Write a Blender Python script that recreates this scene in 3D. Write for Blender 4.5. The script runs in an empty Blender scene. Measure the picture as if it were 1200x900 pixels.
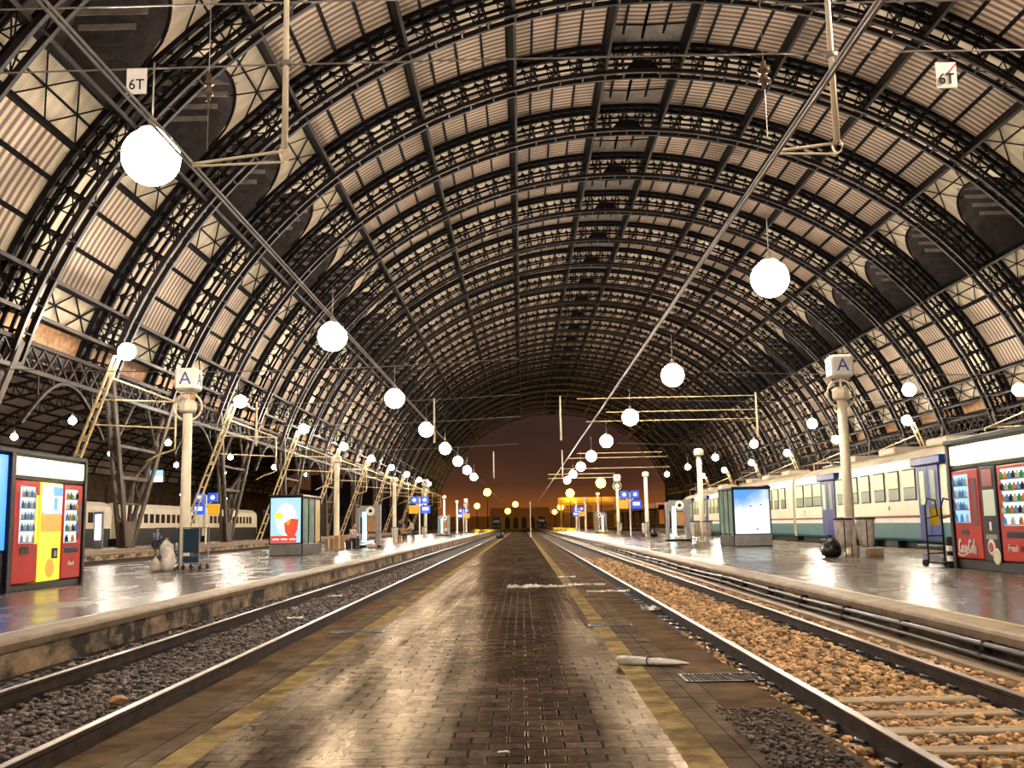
import bpy, math, random
from mathutils import Vector, Matrix
C = bpy.context.scene.collection
PI = math.pi
rnd = random.Random(7)
EYE = 1.5; PZ = 0.37; RZ = 0.12          # eye, platform top and rail head heights above the middle paving

# ------------------------------------------------------------------ camera
F = 1167.0; PITCH = 0.140625; YAW = 0.0074918; ROLL = math.radians(1.1)
def _axes():
    ct, st, cy, sy = math.cos(PITCH), math.sin(PITCH), math.cos(YAW), math.sin(YAW)
    f = Vector((-sy*ct, cy*ct, st)); r0 = Vector((cy, sy, 0)); u0 = Vector((st*sy, -st*cy, ct))
    cr, sr = math.cos(ROLL), math.sin(ROLL)
    return cr*r0 - sr*u0, sr*r0 + cr*u0, f
AX = _axes()
cam = bpy.data.cameras.new('camera'); co = bpy.data.objects.new('camera', cam); C.objects.link(co)
cam.sensor_width = 36; cam.lens = F/1200*36; cam.clip_start = 0.1; cam.clip_end = 3000
m = Matrix((AX[0], AX[1], -AX[2])).transposed().to_4x4(); m.translation = (0, 0, EYE)
co.matrix_world = m
bpy.context.scene.camera = co
def _ray(x, y):
    return AX[0]*((x-600)/F) + AX[1]*((450-y)/F) + AX[2]
def atY(x, y, d):                        # point seen at a pixel, at forward distance d
    v = _ray(x, y); return v*(d/v.y) + Vector((0, 0, EYE))
def atZ(x, y, h):
    v = _ray(x, y); return v*((h-EYE)/v.z) + Vector((0, 0, EYE))
def atX(x, y, d):
    v = _ray(x, y); return v*(d/v.x) + Vector((0, 0, EYE))

# ------------------------------------------------------------------ materials
def nn(nt, t, **kw):
    n = nt.nodes.new(t)
    for k, v in kw.items():
        if k.startswith('i_'): n.inputs[k[2:].replace('_', ' ')].default_value = v
        else: setattr(n, k, v)
    return n
def mat(name, col, rough=.5, metal=0, var=0, scale=3, bump=0, bscale=None, emit=None, es=0, spec=.5, island=0, rvar=0, stretch=None, dirt=None, dirt_amt=0, dscale=1.5):
    """procedural material: base colour broken up by noise, optional bump, optional dirt patches"""
    m = bpy.data.materials.new(name); m.use_nodes = True; nt = m.node_tree
    b = nt.nodes['Principled BSDF']; L = nt.links.new
    b.inputs['Base Color'].default_value = (*col, 1); b.inputs['Roughness'].default_value = rough; b.inputs['Metallic'].default_value = metal
    b.inputs['Specular IOR Level'].default_value = spec
    geo = nn(nt, 'ShaderNodeNewGeometry')
    vec = geo.outputs['Position']
    if stretch:
        mp = nn(nt, 'ShaderNodeMapping'); mp.inputs['Scale'].default_value = stretch; L(vec, mp.inputs[0]); vec = mp.outputs[0]
    c = None
    if var or rvar or dirt or True:
        nz = nn(nt, 'ShaderNodeTexNoise', i_Scale=scale, i_Detail=4.0, i_Roughness=.6); L(vec, nz.inputs['Vector'])
        mr = nn(nt, 'ShaderNodeMapRange'); mr.inputs['From Min'].default_value = .3; mr.inputs['From Max'].default_value = .7
        mr.inputs['To Min'].default_value = 1-var; mr.inputs['To Max'].default_value = 1+var; L(nz.outputs['Fac'], mr.inputs['Value'])
        mx = nn(nt, 'ShaderNodeVectorMath', operation='SCALE'); mx.inputs[0].default_value = col; L(mr.outputs[0], mx.inputs['Scale'])
        c = mx.outputs[0]
        if island:
            ma = nn(nt, 'ShaderNodeMapRange'); ma.inputs['To Min'].default_value = 1-island; ma.inputs['To Max'].default_value = 1+island
            L(geo.outputs['Random Per Island'], ma.inputs['Value'])
            m2 = nn(nt, 'ShaderNodeVectorMath', operation='SCALE'); L(c, m2.inputs[0]); L(ma.outputs[0], m2.inputs['Scale']); c = m2.outputs[0]
        if dirt:
            n2 = nn(nt, 'ShaderNodeTexNoise', i_Scale=dscale, i_Detail=6.0, i_Roughness=.65); L(vec, n2.inputs['Vector'])
            r2 = nn(nt, 'ShaderNodeMapRange'); r2.inputs['From Min'].default_value = .45; r2.inputs['From Max'].default_value = .6
            r2.inputs['To Max'].default_value = dirt_amt; L(n2.outputs['Fac'], r2.inputs['Value'])
            m3 = nn(nt, 'ShaderNodeMix', data_type='RGBA'); L(r2.outputs[0], m3.inputs['Factor']); L(c, m3.inputs['A']); m3.inputs['B'].default_value = (*dirt, 1); c = m3.outputs['Result']
        L(c, b.inputs['Base Color'])
        if rvar:
            r3 = nn(nt, 'ShaderNodeMapRange'); r3.inputs['From Min'].default_value = .35; r3.inputs['From Max'].default_value = .65
            r3.inputs['To Min'].default_value = rough-rvar; r3.inputs['To Max'].default_value = rough+rvar; L(nz.outputs['Fac'], r3.inputs['Value']); L(r3.outputs[0], b.inputs['Roughness'])
    if bump:
        n4 = nn(nt, 'ShaderNodeTexNoise', i_Scale=bscale or scale*4, i_Detail=3.0); L(vec, n4.inputs['Vector'])
        bp = nn(nt, 'ShaderNodeBump'); bp.inputs['Strength'].default_value = bump; bp.inputs['Distance'].default_value = .05
        L(n4.outputs['Fac'], bp.inputs['Height']); L(bp.outputs[0], b.inputs['Normal'])
    if es:
        b.inputs['Emission Color'].default_value = (*(emit or col), 1); b.inputs['Emission Strength'].default_value = es
    return m
def glow(name, col, es):
    m = bpy.data.materials.new(name); m.use_nodes = True; nt = m.node_tree; b = nt.nodes['Principled BSDF']
    b.inputs['Base Color'].default_value = (*[min(1, c)*.12 for c in col], 1); b.inputs['Roughness'].default_value = .3
    geo = nn(nt, 'ShaderNodeNewGeometry'); nz = nn(nt, 'ShaderNodeTexNoise', i_Scale=2.0)
    nt.links.new(geo.outputs['Position'], nz.inputs['Vector'])
    mr = nn(nt, 'ShaderNodeMapRange'); mr.inputs['To Min'].default_value = es*.9; mr.inputs['To Max'].default_value = es*1.1
    nt.links.new(nz.outputs['Fac'], mr.inputs['Value']); nt.links.new(mr.outputs[0], b.inputs['Emission Strength'])
    b.inputs['Emission Color'].default_value = (*col, 1)
    return m

def paving_mat():
    m = bpy.data.materials.new('worn_block_paving'); m.use_nodes = True; nt = m.node_tree; L = nt.links.new
    b = nt.nodes['Principled BSDF']; geo = nn(nt, 'ShaderNodeNewGeometry'); P = geo.outputs['Position']
    br = nn(nt, 'ShaderNodeTexBrick'); br.inputs['Scale'].default_value = 1
    br.inputs['Brick Width'].default_value = .26; br.inputs['Row Height'].default_value = .2; br.inputs['Mortar Size'].default_value = .012
    br.inputs['Mortar Smooth'].default_value = .3
    br.inputs['Color1'].default_value = (.078, .052, .036, 1); br.inputs['Color2'].default_value = (.03, .019, .013, 1); br.inputs['Mortar'].default_value = (.001, .0007, .0005, 1)
    L(P, br.inputs['Vector'])
    n1 = nn(nt, 'ShaderNodeTexNoise', i_Scale=.55, i_Detail=6.0, i_Roughness=.6)
    mp = nn(nt, 'ShaderNodeMapping'); mp.inputs['Scale'].default_value = (1.3, .35, 1); L(P, mp.inputs[0]); L(mp.outputs[0], n1.inputs['Vector'])
    n2 = nn(nt, 'ShaderNodeTexNoise', i_Scale=14.0, i_Detail=4.0); L(P, n2.inputs['Vector'])
    mr = nn(nt, 'ShaderNodeMapRange'); mr.inputs['From Min'].default_value = .35; mr.inputs['From Max'].default_value = .65; mr.inputs['To Min'].default_value = .5; mr.inputs['To Max'].default_value = 1.75; L(n1.outputs['Fac'], mr.inputs[0])
    v = nn(nt, 'ShaderNodeVectorMath', operation='SCALE'); L(br.outputs['Color'], v.inputs[0]); L(mr.outputs[0], v.inputs['Scale'])
    m2 = nn(nt, 'ShaderNodeMapRange'); m2.inputs['From Min'].default_value = .3; m2.inputs['From Max'].default_value = .7; m2.inputs['To Min'].default_value = .6; m2.inputs['To Max'].default_value = 1.5; L(n2.outputs['Fac'], m2.inputs[0])
    v2 = nn(nt, 'ShaderNodeVectorMath', operation='SCALE'); L(v.outputs[0], v2.inputs[0]); L(m2.outputs[0], v2.inputs['Scale']); L(v2.outputs[0], b.inputs['Base Color'])
    r = nn(nt, 'ShaderNodeMapRange'); r.inputs['From Min'].default_value = .3; r.inputs['From Max'].default_value = .7; r.inputs['To Min'].default_value = .3; r.inputs['To Max'].default_value = .17; L(n1.outputs['Fac'], r.inputs[0])
    L(r.outputs[0], b.inputs['Roughness'])
    sr = nn(nt, 'ShaderNodeMapRange'); sr.inputs['From Min'].default_value = .38; sr.inputs['From Max'].default_value = .62; sr.inputs['To Min'].default_value = .02; sr.inputs['To Max'].default_value = .115
    n3 = nn(nt, 'ShaderNodeTexNoise', i_Scale=1.0, i_Detail=7.0, i_Roughness=.65); mp3 = nn(nt, 'ShaderNodeMapping'); mp3.inputs['Scale'].default_value = (2.4, .2, 1); L(P, mp3.inputs[0]); L(mp3.outputs[0], n3.inputs['Vector']); L(n3.outputs['Fac'], sr.inputs[0])
    b.inputs['Specular IOR Level'].default_value = 0
    gl = nn(nt, 'ShaderNodeBsdfGlossy'); gl.inputs['Color'].default_value = (.80, .64, .48, 1); L(r.outputs[0], gl.inputs['Roughness'])
    ms = nn(nt, 'ShaderNodeMixShader'); L(sr.outputs[0], ms.inputs[0]); L(b.outputs[0], ms.inputs[1]); L(gl.outputs[0], ms.inputs[2]); L(ms.outputs[0], nt.nodes['Material Output'].inputs[0])
    ad = nn(nt, 'ShaderNodeMath', operation='MULTIPLY_ADD'); L(br.outputs['Fac'], ad.inputs[0]); ad.inputs[1].default_value = -1.6; L(n2.outputs['Fac'], ad.inputs[2])
    bp = nn(nt, 'ShaderNodeBump'); bp.inputs['Strength'].default_value = .8; bp.inputs['Distance'].default_value = .014; L(ad.outputs[0], bp.inputs['Height']); L(bp.outputs[0], b.inputs['Normal']); bq = nn(nt, 'ShaderNodeBump'); bq.inputs['Strength'].default_value = .3; bq.inputs['Distance'].default_value = .01; L(ad.outputs[0], bq.inputs['Height']); L(bq.outputs[0], gl.inputs['Normal'])
    return m
def roof_mat(name, ca, cb, period, bars=True):
    """corrugated roof sheet: slats along the arch and finer ribs, relief shading painted in"""
    m = bpy.data.materials.new(name); m.use_nodes = True; nt = m.node_tree; L = nt.links.new
    b = nt.nodes['Principled BSDF']; b.inputs['Roughness'].default_value = .55
    geo = nn(nt, 'ShaderNodeNewGeometry'); sp = nn(nt, 'ShaderNodeSeparateXYZ'); L(geo.outputs['Position'], sp.inputs[0])
    def wave(per, lo, hi):
        a = nn(nt, 'ShaderNodeMath', operation='MULTIPLY'); L(sp.outputs['Y'], a.inputs[0]); a.inputs[1].default_value = 2*PI/per
        s = nn(nt, 'ShaderNodeMath', operation='SINE'); L(a.outputs[0], s.inputs[0])
        r = nn(nt, 'ShaderNodeMapRange'); r.inputs['From Min'].default_value = lo; r.inputs['From Max'].default_value = hi; L(s.outputs[0], r.inputs[0]); return r.outputs[0], s.outputs[0]
    w1, s1 = wave(period, -.25, .25); w2, s2 = wave(period/5, -1, 1)
    mx = nn(nt, 'ShaderNodeMix', data_type='RGBA'); L(w1, mx.inputs['Factor']); mx.inputs['A'].default_value = (*cb, 1); mx.inputs['B'].default_value = (*ca, 1)
    n1 = nn(nt, 'ShaderNodeTexNoise', i_Scale=.25, i_Detail=5.0); L(geo.outputs['Position'], n1.inputs['Vector'])
    mr = nn(nt, 'ShaderNodeMapRange'); mr.inputs['From Min'].default_value = .3; mr.inputs['From Max'].default_value = .7; mr.inputs['To Min'].default_value = .7; mr.inputs['To Max'].default_value = 1.2; L(n1.outputs['Fac'], mr.inputs[0])
    v = nn(nt, 'ShaderNodeVectorMath', operation='SCALE'); L(mx.outputs['Result'], v.inputs[0]); L(mr.outputs[0], v.inputs['Scale'])
    m2 = nn(nt, 'ShaderNodeMapRange'); m2.inputs['To Min'].default_value = .8; m2.inputs['To Max'].default_value = 1.05; L(w2, m2.inputs[0])
    v2 = nn(nt, 'ShaderNodeVectorMath', operation='SCALE'); L(v.outputs[0], v2.inputs[0]); L(m2.outputs[0], v2.inputs['Scale']); L(v2.outputs[0], b.inputs['Base Color'])
    return m

M = {}
M['steel'] = mat('dark_riveted_steel', (.008, .006, .007), .6, .0, .4, 2, spec=.15)
M['steel_edge'] = mat('worn_steel_flange', (.015, .011, .013), .4, 0, .6, 3, spec=.35)
M['flange'] = mat('brown_painted_flange', (.03, .02, .016), .55, 0, .4, 2, spec=.2)
M['trestle'] = mat('taupe_painted_steel', (.10, .07, .052), .6, 0, .35, 1.5, spec=.25)
M['roof_plain'] = roof_mat('pale_roof_sheet', (.80, .68, .50), (.72, .60, .43), .9)
M['roof_slat'] = roof_mat('slatted_roof_sheet', (.84, .66, .50), (.25, .17, .125), .56)
M['roof_brown'] = mat('rusty_roof_board', (.5, .28, .14), .7, 0, .5, 3)
M['roof_dark'] = mat('dark_dormer_sheet', (.09, .075, .075), .7, 0, .4, 1.5)
M['louvre'] = mat('grey_louvre', (.34, .29, .26), .6, 0, .3, 2)
M['paving'] = paving_mat()
M['kerb'] = mat('worn_kerb_stone', (.17, .125, .088), .5, 0, .35, 3, spec=0.0, bump=.2, dirt=(.05, .035, .025), dirt_amt=.6, dscale=.8)
M['ochre'] = mat('faded_ochre_paint', (.33, .235, .11), .5, 0, .35, 5, spec=0.0, bump=.2, dirt=(.1, .07, .045), dirt_amt=.7, dscale=2)
M['slab'] = mat('dusty_concrete_strip', (.15, .098, .06), .65, 0, .35, 2.5, spec=0.0, bump=.3, dirt=(.05, .035, .025), dirt_amt=.5, dscale=1)
M['platform'] = mat('polished_dark_platform', (.095, .068, .05), .24, 0, .35, 1.2, bump=.06, bscale=18, rvar=.07, stretch=(1, .4, 1), spec=.24)
M['coping'] = mat('pale_coping_stone', (.30, .22, .145), .5, 0, .25, 2.5, bump=.1, spec=.1)
M['yellow_line'] = mat('pale_yellow_line', (.5, .38, .17), .4, 0, .25, 4)
M['pwall'] = mat('stained_platform_wall', (.46, .31, .18), .8, 0, .45, 4, bump=.5, dirt=(.018, .013, .01), dirt_amt=.95, dscale=2.2, stretch=(1, .5, .8))
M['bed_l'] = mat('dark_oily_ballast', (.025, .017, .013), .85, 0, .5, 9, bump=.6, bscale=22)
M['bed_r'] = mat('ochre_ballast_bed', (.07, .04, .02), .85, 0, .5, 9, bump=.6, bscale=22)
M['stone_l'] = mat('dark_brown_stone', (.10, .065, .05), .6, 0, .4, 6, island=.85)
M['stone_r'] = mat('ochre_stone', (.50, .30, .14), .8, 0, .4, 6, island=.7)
M['rail_side'] = mat('rusty_rail_web', (.035, .018, .01), .7, 0, .6, 5, spec=.25)
M['rail_top'] = mat('polished_rail_head', (.30, .24, .19), .38, .7, .3, 3)
M['sleeper'] = mat('pale_timber_sleeper', (.38, .27, .16), .75, 0, .35, 5, bump=.3, stretch=(.3, 3, 1))
M['clip'] = mat('iron_clip', (.12, .12, .13), .4, .7, .2)
M['cable'] = mat('grey_cable', (.3, .27, .25), .45, .5, .2)
M['pipe'] = mat('dusty_black_pipe', (.035, .03, .03), .4, .2, .5, 3)
M['cream'] = mat('cream_painted_metal', (.84, .74, .54), .45, 0, .12, 3)
M['white'] = mat('white_enamel', (.88, .84, .76), .4, 0, .1, 3)
M['mast'] = mat('galvanised_mast', (.75, .58, .32), .45, .1, .25, 3)
M['black'] = mat('black_metal', (.009, .009, .011), .45, 0, .3, 3, spec=.2)
M['insul'] = mat('brown_glazed_insulator', (.14, .09, .06), .25, 0, .2)
M['lamp'] = glow('lamp_glass', (1, .87, .70), 250)
M['lamp_b'] = glow('bluish_lamp_glass', (.35, .45, 1), 40)
M['sodium'] = glow('sodium_lamp_glass', (1, .5, .02), 40)

# ------------------------------------------------------------------ mesh builder
class MB:
    def __init__(s): s.v = []; s.f = []; s.mi = []; s.smooth = False
    def add(s, vs, fs, mi=0):
        o = len(s.v); s.v += [tuple(p) for p in vs]; s.f += [tuple(i+o for i in f) for f in fs]; s.mi += [mi]*len(fs); return s
    def box(s, x0, x1, y0, y1, z0, z1, mi=0):
        return s.add([(x0,y0,z0),(x1,y0,z0),(x1,y1,z0),(x0,y1,z0),(x0,y0,z1),(x1,y0,z1),(x1,y1,z1),(x0,y1,z1)],
                     [(0,3,2,1),(4,5,6,7),(0,1,5,4),(1,2,6,5),(2,3,7,6),(3,0,4,7)], mi)
    def cbox(s, x, y, z, sx, sy, sz, mi=0): return s.box(x-sx/2, x+sx/2, y-sy/2, y+sy/2, z-sz/2, z+sz/2, mi)
    def bbox(s, x0, x1, y0, y1, z0, z1, b=.02, mi=0):
        """box with chamfered edges"""
        X = (x0, x1); Y = (y0, y1); Z = (z0, z1); vs = []; idx = {}
        for i in (0, 1):
            for j in (0, 1):
                for k in (0, 1):
                    sx, sy, sz = (1-2*i)*b, (1-2*j)*b, (1-2*k)*b
                    idx[i,j,k] = len(vs); vs += [(X[i]+sx, Y[j]+sy, Z[k]), (X[i]+sx, Y[j], Z[k]+sz), (X[i], Y[j]+sy, Z[k]+sz)]
        fs = []
        for i in (0, 1):
            for j in (0, 1):
                for k in (0, 1):
                    a = idx[i,j,k]; fs.append((a, a+1, a+2) if (i+j+k) % 2 == 0 else (a, a+2, a+1))
        g = lambda i, j, k, c: idx[i,j,k]+c
        for k in (0, 1): q = [g(0,0,k,0), g(1,0,k,0), g(1,1,k,0), g(0,1,k,0)]; fs.append(q if k else q[::-1])
        for j in (0, 1): q = [g(0,j,0,1), g(1,j,0,1), g(1,j,1,1), g(0,j,1,1)]; fs.append(q[::-1] if j else q)
        for i in (0, 1): q = [g(i,0,0,2), g(i,1,0,2), g(i,1,1,2), g(i,0,1,2)]; fs.append(q if i else q[::-1])
        for i in (0, 1):
            for j in (0, 1): fs.append((g(i,j,0,1), g(i,j,1,1), g(i,j,1,2), g(i,j,0,2)))
        for i in (0, 1):
            for k in (0, 1): fs.append((g(i,0,k,0), g(i,1,k,0), g(i,1,k,2), g(i,0,k,2)))
        for j in (0, 1):
            for k in (0, 1): fs.append((g(0,j,k,0), g(1,j,k,0), g(1,j,k,1), g(0,j,k,1)))
        return s.add(vs, fs, mi)
    def bar(s, p, q, w, h=None, mi=0, up=(0, 0, 1)):
        h = h or w; p = Vector(p); q = Vector(q); d = (q-p)
        if d.length < 1e-6: return s
        d.normalize(); u = Vector(up)
        if abs(d.dot(u)) > .98: u = Vector((0, 1, 0)) if abs(d.y) < .9 else Vector((1, 0, 0))
        a = d.cross(u).normalized(); b = a.cross(d)
        vs = []
        for c in (p, q):
            for i, j in ((-1,-1),(1,-1),(1,1),(-1,1)): vs.append(c + a*(i*w/2) + b*(j*h/2))
        return s.add(vs, [(0,3,2,1),(4,5,6,7),(0,1,5,4),(1,2,6,5),(2,3,7,6),(3,0,4,7)], mi)
    def tube(s, pts, r, n=8, mi=0, caps=True, closed=False):
        pts = [Vector(p) for p in pts]; N = len(pts); rs = r if isinstance(r, (list, tuple)) else [r]*N; vs = []; fs = []
        for i, p in enumerate(pts):
            if closed: d = pts[(i+1) % N]-pts[i-1]
            else: d = pts[min(i+1, N-1)]-pts[max(i-1, 0)]
            d.normalize(); u = Vector((0, 0, 1)) if abs(d.z) < .95 else Vector((1, 0, 0))
            a = d.cross(u).normalized(); b = a.cross(d)
            for k in range(n): t = 2*PI*k/n; vs.append(p + a*(rs[i]*math.cos(t)) + b*(rs[i]*math.sin(t)))
        for i in range(N if closed else N-1):
            for k in range(n): a0 = i*n+k; a1 = i*n+(k+1) % n; j = ((i+1) % N)*n; fs.append((a0, a1, j+(k+1) % n, j+k))
        if caps and not closed: fs.append(tuple(range(n))[::-1]); fs.append(tuple((N-1)*n+k for k in range(n)))
        return s.add(vs, fs, mi)
    def lathe(s, c, prof, n=16, mi=0):
        """prof: list of (radius, height) turned about a vertical axis through c"""
        vs = []; fs = []; N = len(prof)
        for r, z in prof:
            for k in range(n): t = 2*PI*k/n; vs.append((c[0]+r*math.cos(t), c[1]+r*math.sin(t), c[2]+z))
        for i in range(N-1):
            for k in range(n): fs.append((i*n+k, i*n+(k+1) % n, (i+1)*n+(k+1) % n, (i+1)*n+k))
        fs.append(tuple(range(n))[::-1]); fs.append(tuple((N-1)*n+k for k in range(n)))
        return s.add(vs, fs, mi)
    def ball(s, c, r, n=16, m=10, mi=0, sq=(1, 1, 1)):
        prof = [(max(1e-3, r*math.sin(PI*i/m)), -r*math.cos(PI*i/m)) for i in range(m+1)]; vs = []; fs = []
        for rr, z in prof:
            for k in range(n): t = 2*PI*k/n; vs.append((c[0]+rr*math.cos(t)*sq[0], c[1]+rr*math.sin(t)*sq[1], c[2]+z*sq[2]))
        for i in range(m):
            for k in range(n): fs.append((i*n+k, i*n+(k+1) % n, (i+1)*n+(k+1) % n, (i+1)*n+k))
        return s.add(vs, fs, mi)
    def poly(s, pts, d, mi=0):
        """flat polygon pts extruded by vector d"""
        n = len(pts); pts = [Vector(p) for p in pts]; d = Vector(d)
        return s.add(pts+[p+d for p in pts], [tuple(range(n))[::-1], tuple(range(n, 2*n))]+[(i, (i+1) % n, n+(i+1) % n, n+i) for i in range(n)], mi)
    def build(s, name, mats, parent=None, loc=None):
        me = bpy.data.meshes.new(name); me.from_pydata(s.v, [], s.f)
        if not isinstance(mats, (list, tuple)): mats = [mats]
        for x in mats: me.materials.append(x)
        if len(mats) > 1: me.polygons.foreach_set('material_index', s.mi)
        if s.smooth:
            me.polygons.foreach_set('use_smooth', [True]*len(me.polygons))
        me.validate(); me.update()
        o = bpy.data.objects.new(name, me); C.objects.link(o)
        if parent: o.parent = parent
        if loc: o.location = loc
        return o
def tag(o, label=None, cat=None, group=None, kind=None):
    if label: o['label'] = label
    if cat: o['category'] = cat
    if group: o['group'] = group
    if kind: o['kind'] = kind
    return o
def empty(name, loc=(0, 0, 0), rz=0, label=None, cat=None, group=None):
    o = bpy.data.objects.new(name, None); C.objects.link(o); o.location = loc; o.rotation_euler = (0, 0, rz); o.empty_display_size = .2
    return tag(o, label, cat, group)
def dup(o, parent=None):
    c = o.copy(); C.objects.link(c)
    if parent: c.parent = parent
    for ch in list(o.children): dup(ch, c)
    return c
def struct(o): o['kind'] = 'structure'; return o
ORD = ['first','second','third','fourth','fifth','sixth','seventh','eighth','ninth','tenth','eleventh','twelfth','thirteenth','fourteenth','fifteenth','sixteenth','seventeenth','eighteenth','nineteenth','twentieth','twenty-first','twenty-second','twenty-third','twenty-fourth','twenty-fifth','twenty-sixth','twenty-seventh','twenty-eighth']
def text_mesh(name, s, size, m, parent, loc, rot, depth=.004, align='CENTER', shear=0, xs=1.0):
    cu = bpy.data.curves.new(name, 'FONT'); cu.body = s; cu.size = size; cu.extrude = depth; cu.align_x = align; cu.align_y = 'CENTER'; cu.shear = shear; cu.resolution_u = 3
    o = bpy.data.objects.new(name, cu); C.objects.link(o); bpy.context.view_layer.update()
    me = bpy.data.meshes.new_from_object(o.evaluated_get(bpy.context.evaluated_depsgraph_get())); bpy.data.objects.remove(o)
    me.materials.clear(); me.materials.append(m)
    r = bpy.data.objects.new(name, me); C.objects.link(r); r.parent = parent; r.location = loc; r.rotation_euler = rot; r.scale = (xs, 1, 1)
    return r

# ------------------------------------------------------------------ the great arched roof
AXC = 9.5; RA = 35.2; RB = 32.6
def EP(phi, off=0, y=0):
    p = math.radians(phi); return Vector((AXC + (RA+off)*math.sin(p), y, EYE + (RB+off)*math.cos(p)))
MAJ = [-73.0, -70.8, -67.4, -57.0, -52.8, -39.4, -26.8, -15.3, -4.4, 4.4, 15.3, 26.8, 39.4, 52.8, 57.0, 67.4, 70.8, 73.0]
BIG = [-67.4, -52.8, -39.4, -26.8, -15.3, -4.4, 4.4, 15.3, 26.8, 39.4, 52.8, 67.4]
def subs(n): 
    out = []
    for a, b in zip(BIG[:-1], BIG[1:]):
        k = n if b-a > 9.5 else n-0
        out += [a+(b-a)*i/k for i in range(k)]
    return out + [BIG[-1]]
POSTS = [-75.2+1.3*i for i in range(6)] + subs(8) + [68.7+1.3*i for i in range(6)]
MIN4 = subs(4)
BAY = 10.86; Y0 = 36.9
RIBS = [Y0 + BAY*k for k in range(25)]
def sweep(mb, phis, o0, o1, y0, y1, mi=0):
    vs = []; fs = []
    for p in phis:
        vs += [EP(p, o0, y0), EP(p, o0, y1), EP(p, o1, y1), EP(p, o1, y0)]
    for i in range(len(phis)-1):
        a = i*4; b = a+4
        for k in range(4): fs.append((a+k, b+k, b+(k+1) % 4, a+(k+1) % 4))
    fs += [(0, 1, 2, 3), tuple(len(vs)-4+k for k in (3, 2, 1, 0))]
    return mb.add(vs, fs, mi)
def make_rib():
    root = empty('roof_truss')
    ph = [-76+152*i/108 for i in range(109)]
    # crown hinge: the lower flange kinks up to a point between the two middle purlins
    a = MB()
    for s in (-1, 1): sweep(a, ph, -.05, .05, s*.5-.12, s*.5+.12); sweep(a, ph, .05, .3, s*.5-.03, s*.5+.03)
    for i, q in enumerate(POSTS[::2]): a.bar(EP(q, .0, -.5), EP(q, .0, .5), .12, .06)
    a.build('bottom_chord', M['steel_edge'], root)
    t = MB()
    for s in (-1, 1):
        sweep(t, ph, 1.98, 2.3, s*.5-.15, s*.5+.15); sweep(t, ph, 1.02, 1.2, s*.5-.06, s*.5+.06)
    t.build('top_chord', M['steel'], root)
    w = MB()
    for s in (-1, 1):
        yy = s*.5
        for i, p in enumerate(POSTS):
            if s > 0 and i % 2: continue
            w.bar(EP(p, .3, yy), EP(p, 2.05, yy), .075, .05, up=(0, 1, 0))
            if i+1 == len(POSTS): break
            q = POSTS[i+1]; c = (p+q)/2
            # rounded heads of the openings
            for e, dd in ((p, 1), (q, -1)) if s < 0 else ():
                g = (q-p)*.30*dd
                for o0, o1 in ((2.0, 1.82), (1.18, 1.44)):
                    w.add([EP(e, o0, yy), EP(e+g, o0, yy), EP(e, o1, yy)], [(0, 1, 2)])
            if i % 4 in (0, 1) and s < 0: w.bar(EP(p, 1.15, yy) if i % 4 == 0 else EP(p, 2.0, yy), EP(q, 2.0, yy) if i % 4 == 0 else EP(q, 1.15, yy), .06, .05, up=(0, 1, 0))
            if i % 2 or s > 0: w.bar(EP(p, .3, yy), EP(POSTS[min(i+(2 if s > 0 else 1), len(POSTS)-1)], 1.05, yy), .06, .05, up=(0, 1, 0))
            if i % 2 and s < 0: w.bar(EP(p, 1.05, yy), EP(q, .3, yy), .065, .05, up=(0, 1, 0))
    for i, p in enumerate(POSTS):
        if i % 2 == 0: w.bar(EP(p, 1.1, -.5), EP(p, 1.1, .5), .07)
        if i+4 < len(POSTS) and i % 4 == 0: w.bar(EP(p, 2.0, -.5), EP(POSTS[i+4], 2.0, .5), .06, .04)
    # crown hinge gusset
    for s in (-1, 1):
        w.add([EP(-2.3, .05, s*.45), EP(2.3, .05, s*.45), EP(1.0, 1.0, s*.45), EP(-1.0, 1.0, s*.45)], [(0, 1, 2, 3)])
    w.build('lattice_web', M['steel'], root)
    return root
rib0 = make_rib()
for k, y in enumerate(RIBS):
    r = rib0 if k == 0 else dup(rib0)
    r.location = (0, y, 0)
    tag(r, 'dark steel lattice arch spanning the hall, %s from the camera' % ORD[k], 'roof truss', 'lattice arches carrying the roof')
YS, YE = RIBS[0]-BAY, RIBS[-1]+1.0
# longitudinal plate girders
for k, p in enumerate([-70.8]+BIG+[70.8]):
    g = MB(); u = 0.16/RA*57.3
    c = EP(p, 0, 0); n = (EP(p, 1, 0)-c); tv = Vector((n.z, 0, -n.x))
    def rect(o0, o1, w, mi):
        q = [c+n*o0-tv*w, c+n*o0+tv*w, c+n*o1+tv*w, c+n*o1-tv*w]
        g.add([v+Vector((0, YS, 0)) for v in q]+[v+Vector((0, YE, 0)) for v in q], [(0, 1, 2, 3), (7, 6, 5, 4), (0, 4, 5, 1), (1, 5, 6, 2), (2, 6, 7, 3), (3, 7, 4, 0)], mi)
    rect(.2, .3, .09, 1); rect(.3, 2.2, .025, 0); rect(2.1, 2.25, .13, 0)
    side = 'left' if p < 0 else 'right'; j = sorted(abs(b) for b in [70.8]+BIG[6:]).index(abs(p))
    tag(g.build('purlin_girder', [M['steel'], M['flange']]), 'long roof girder on the %s slope, %s one out from the crown' % (side, ORD[j]), 'roof girder', 'lengthwise girders between the arches')
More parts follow.
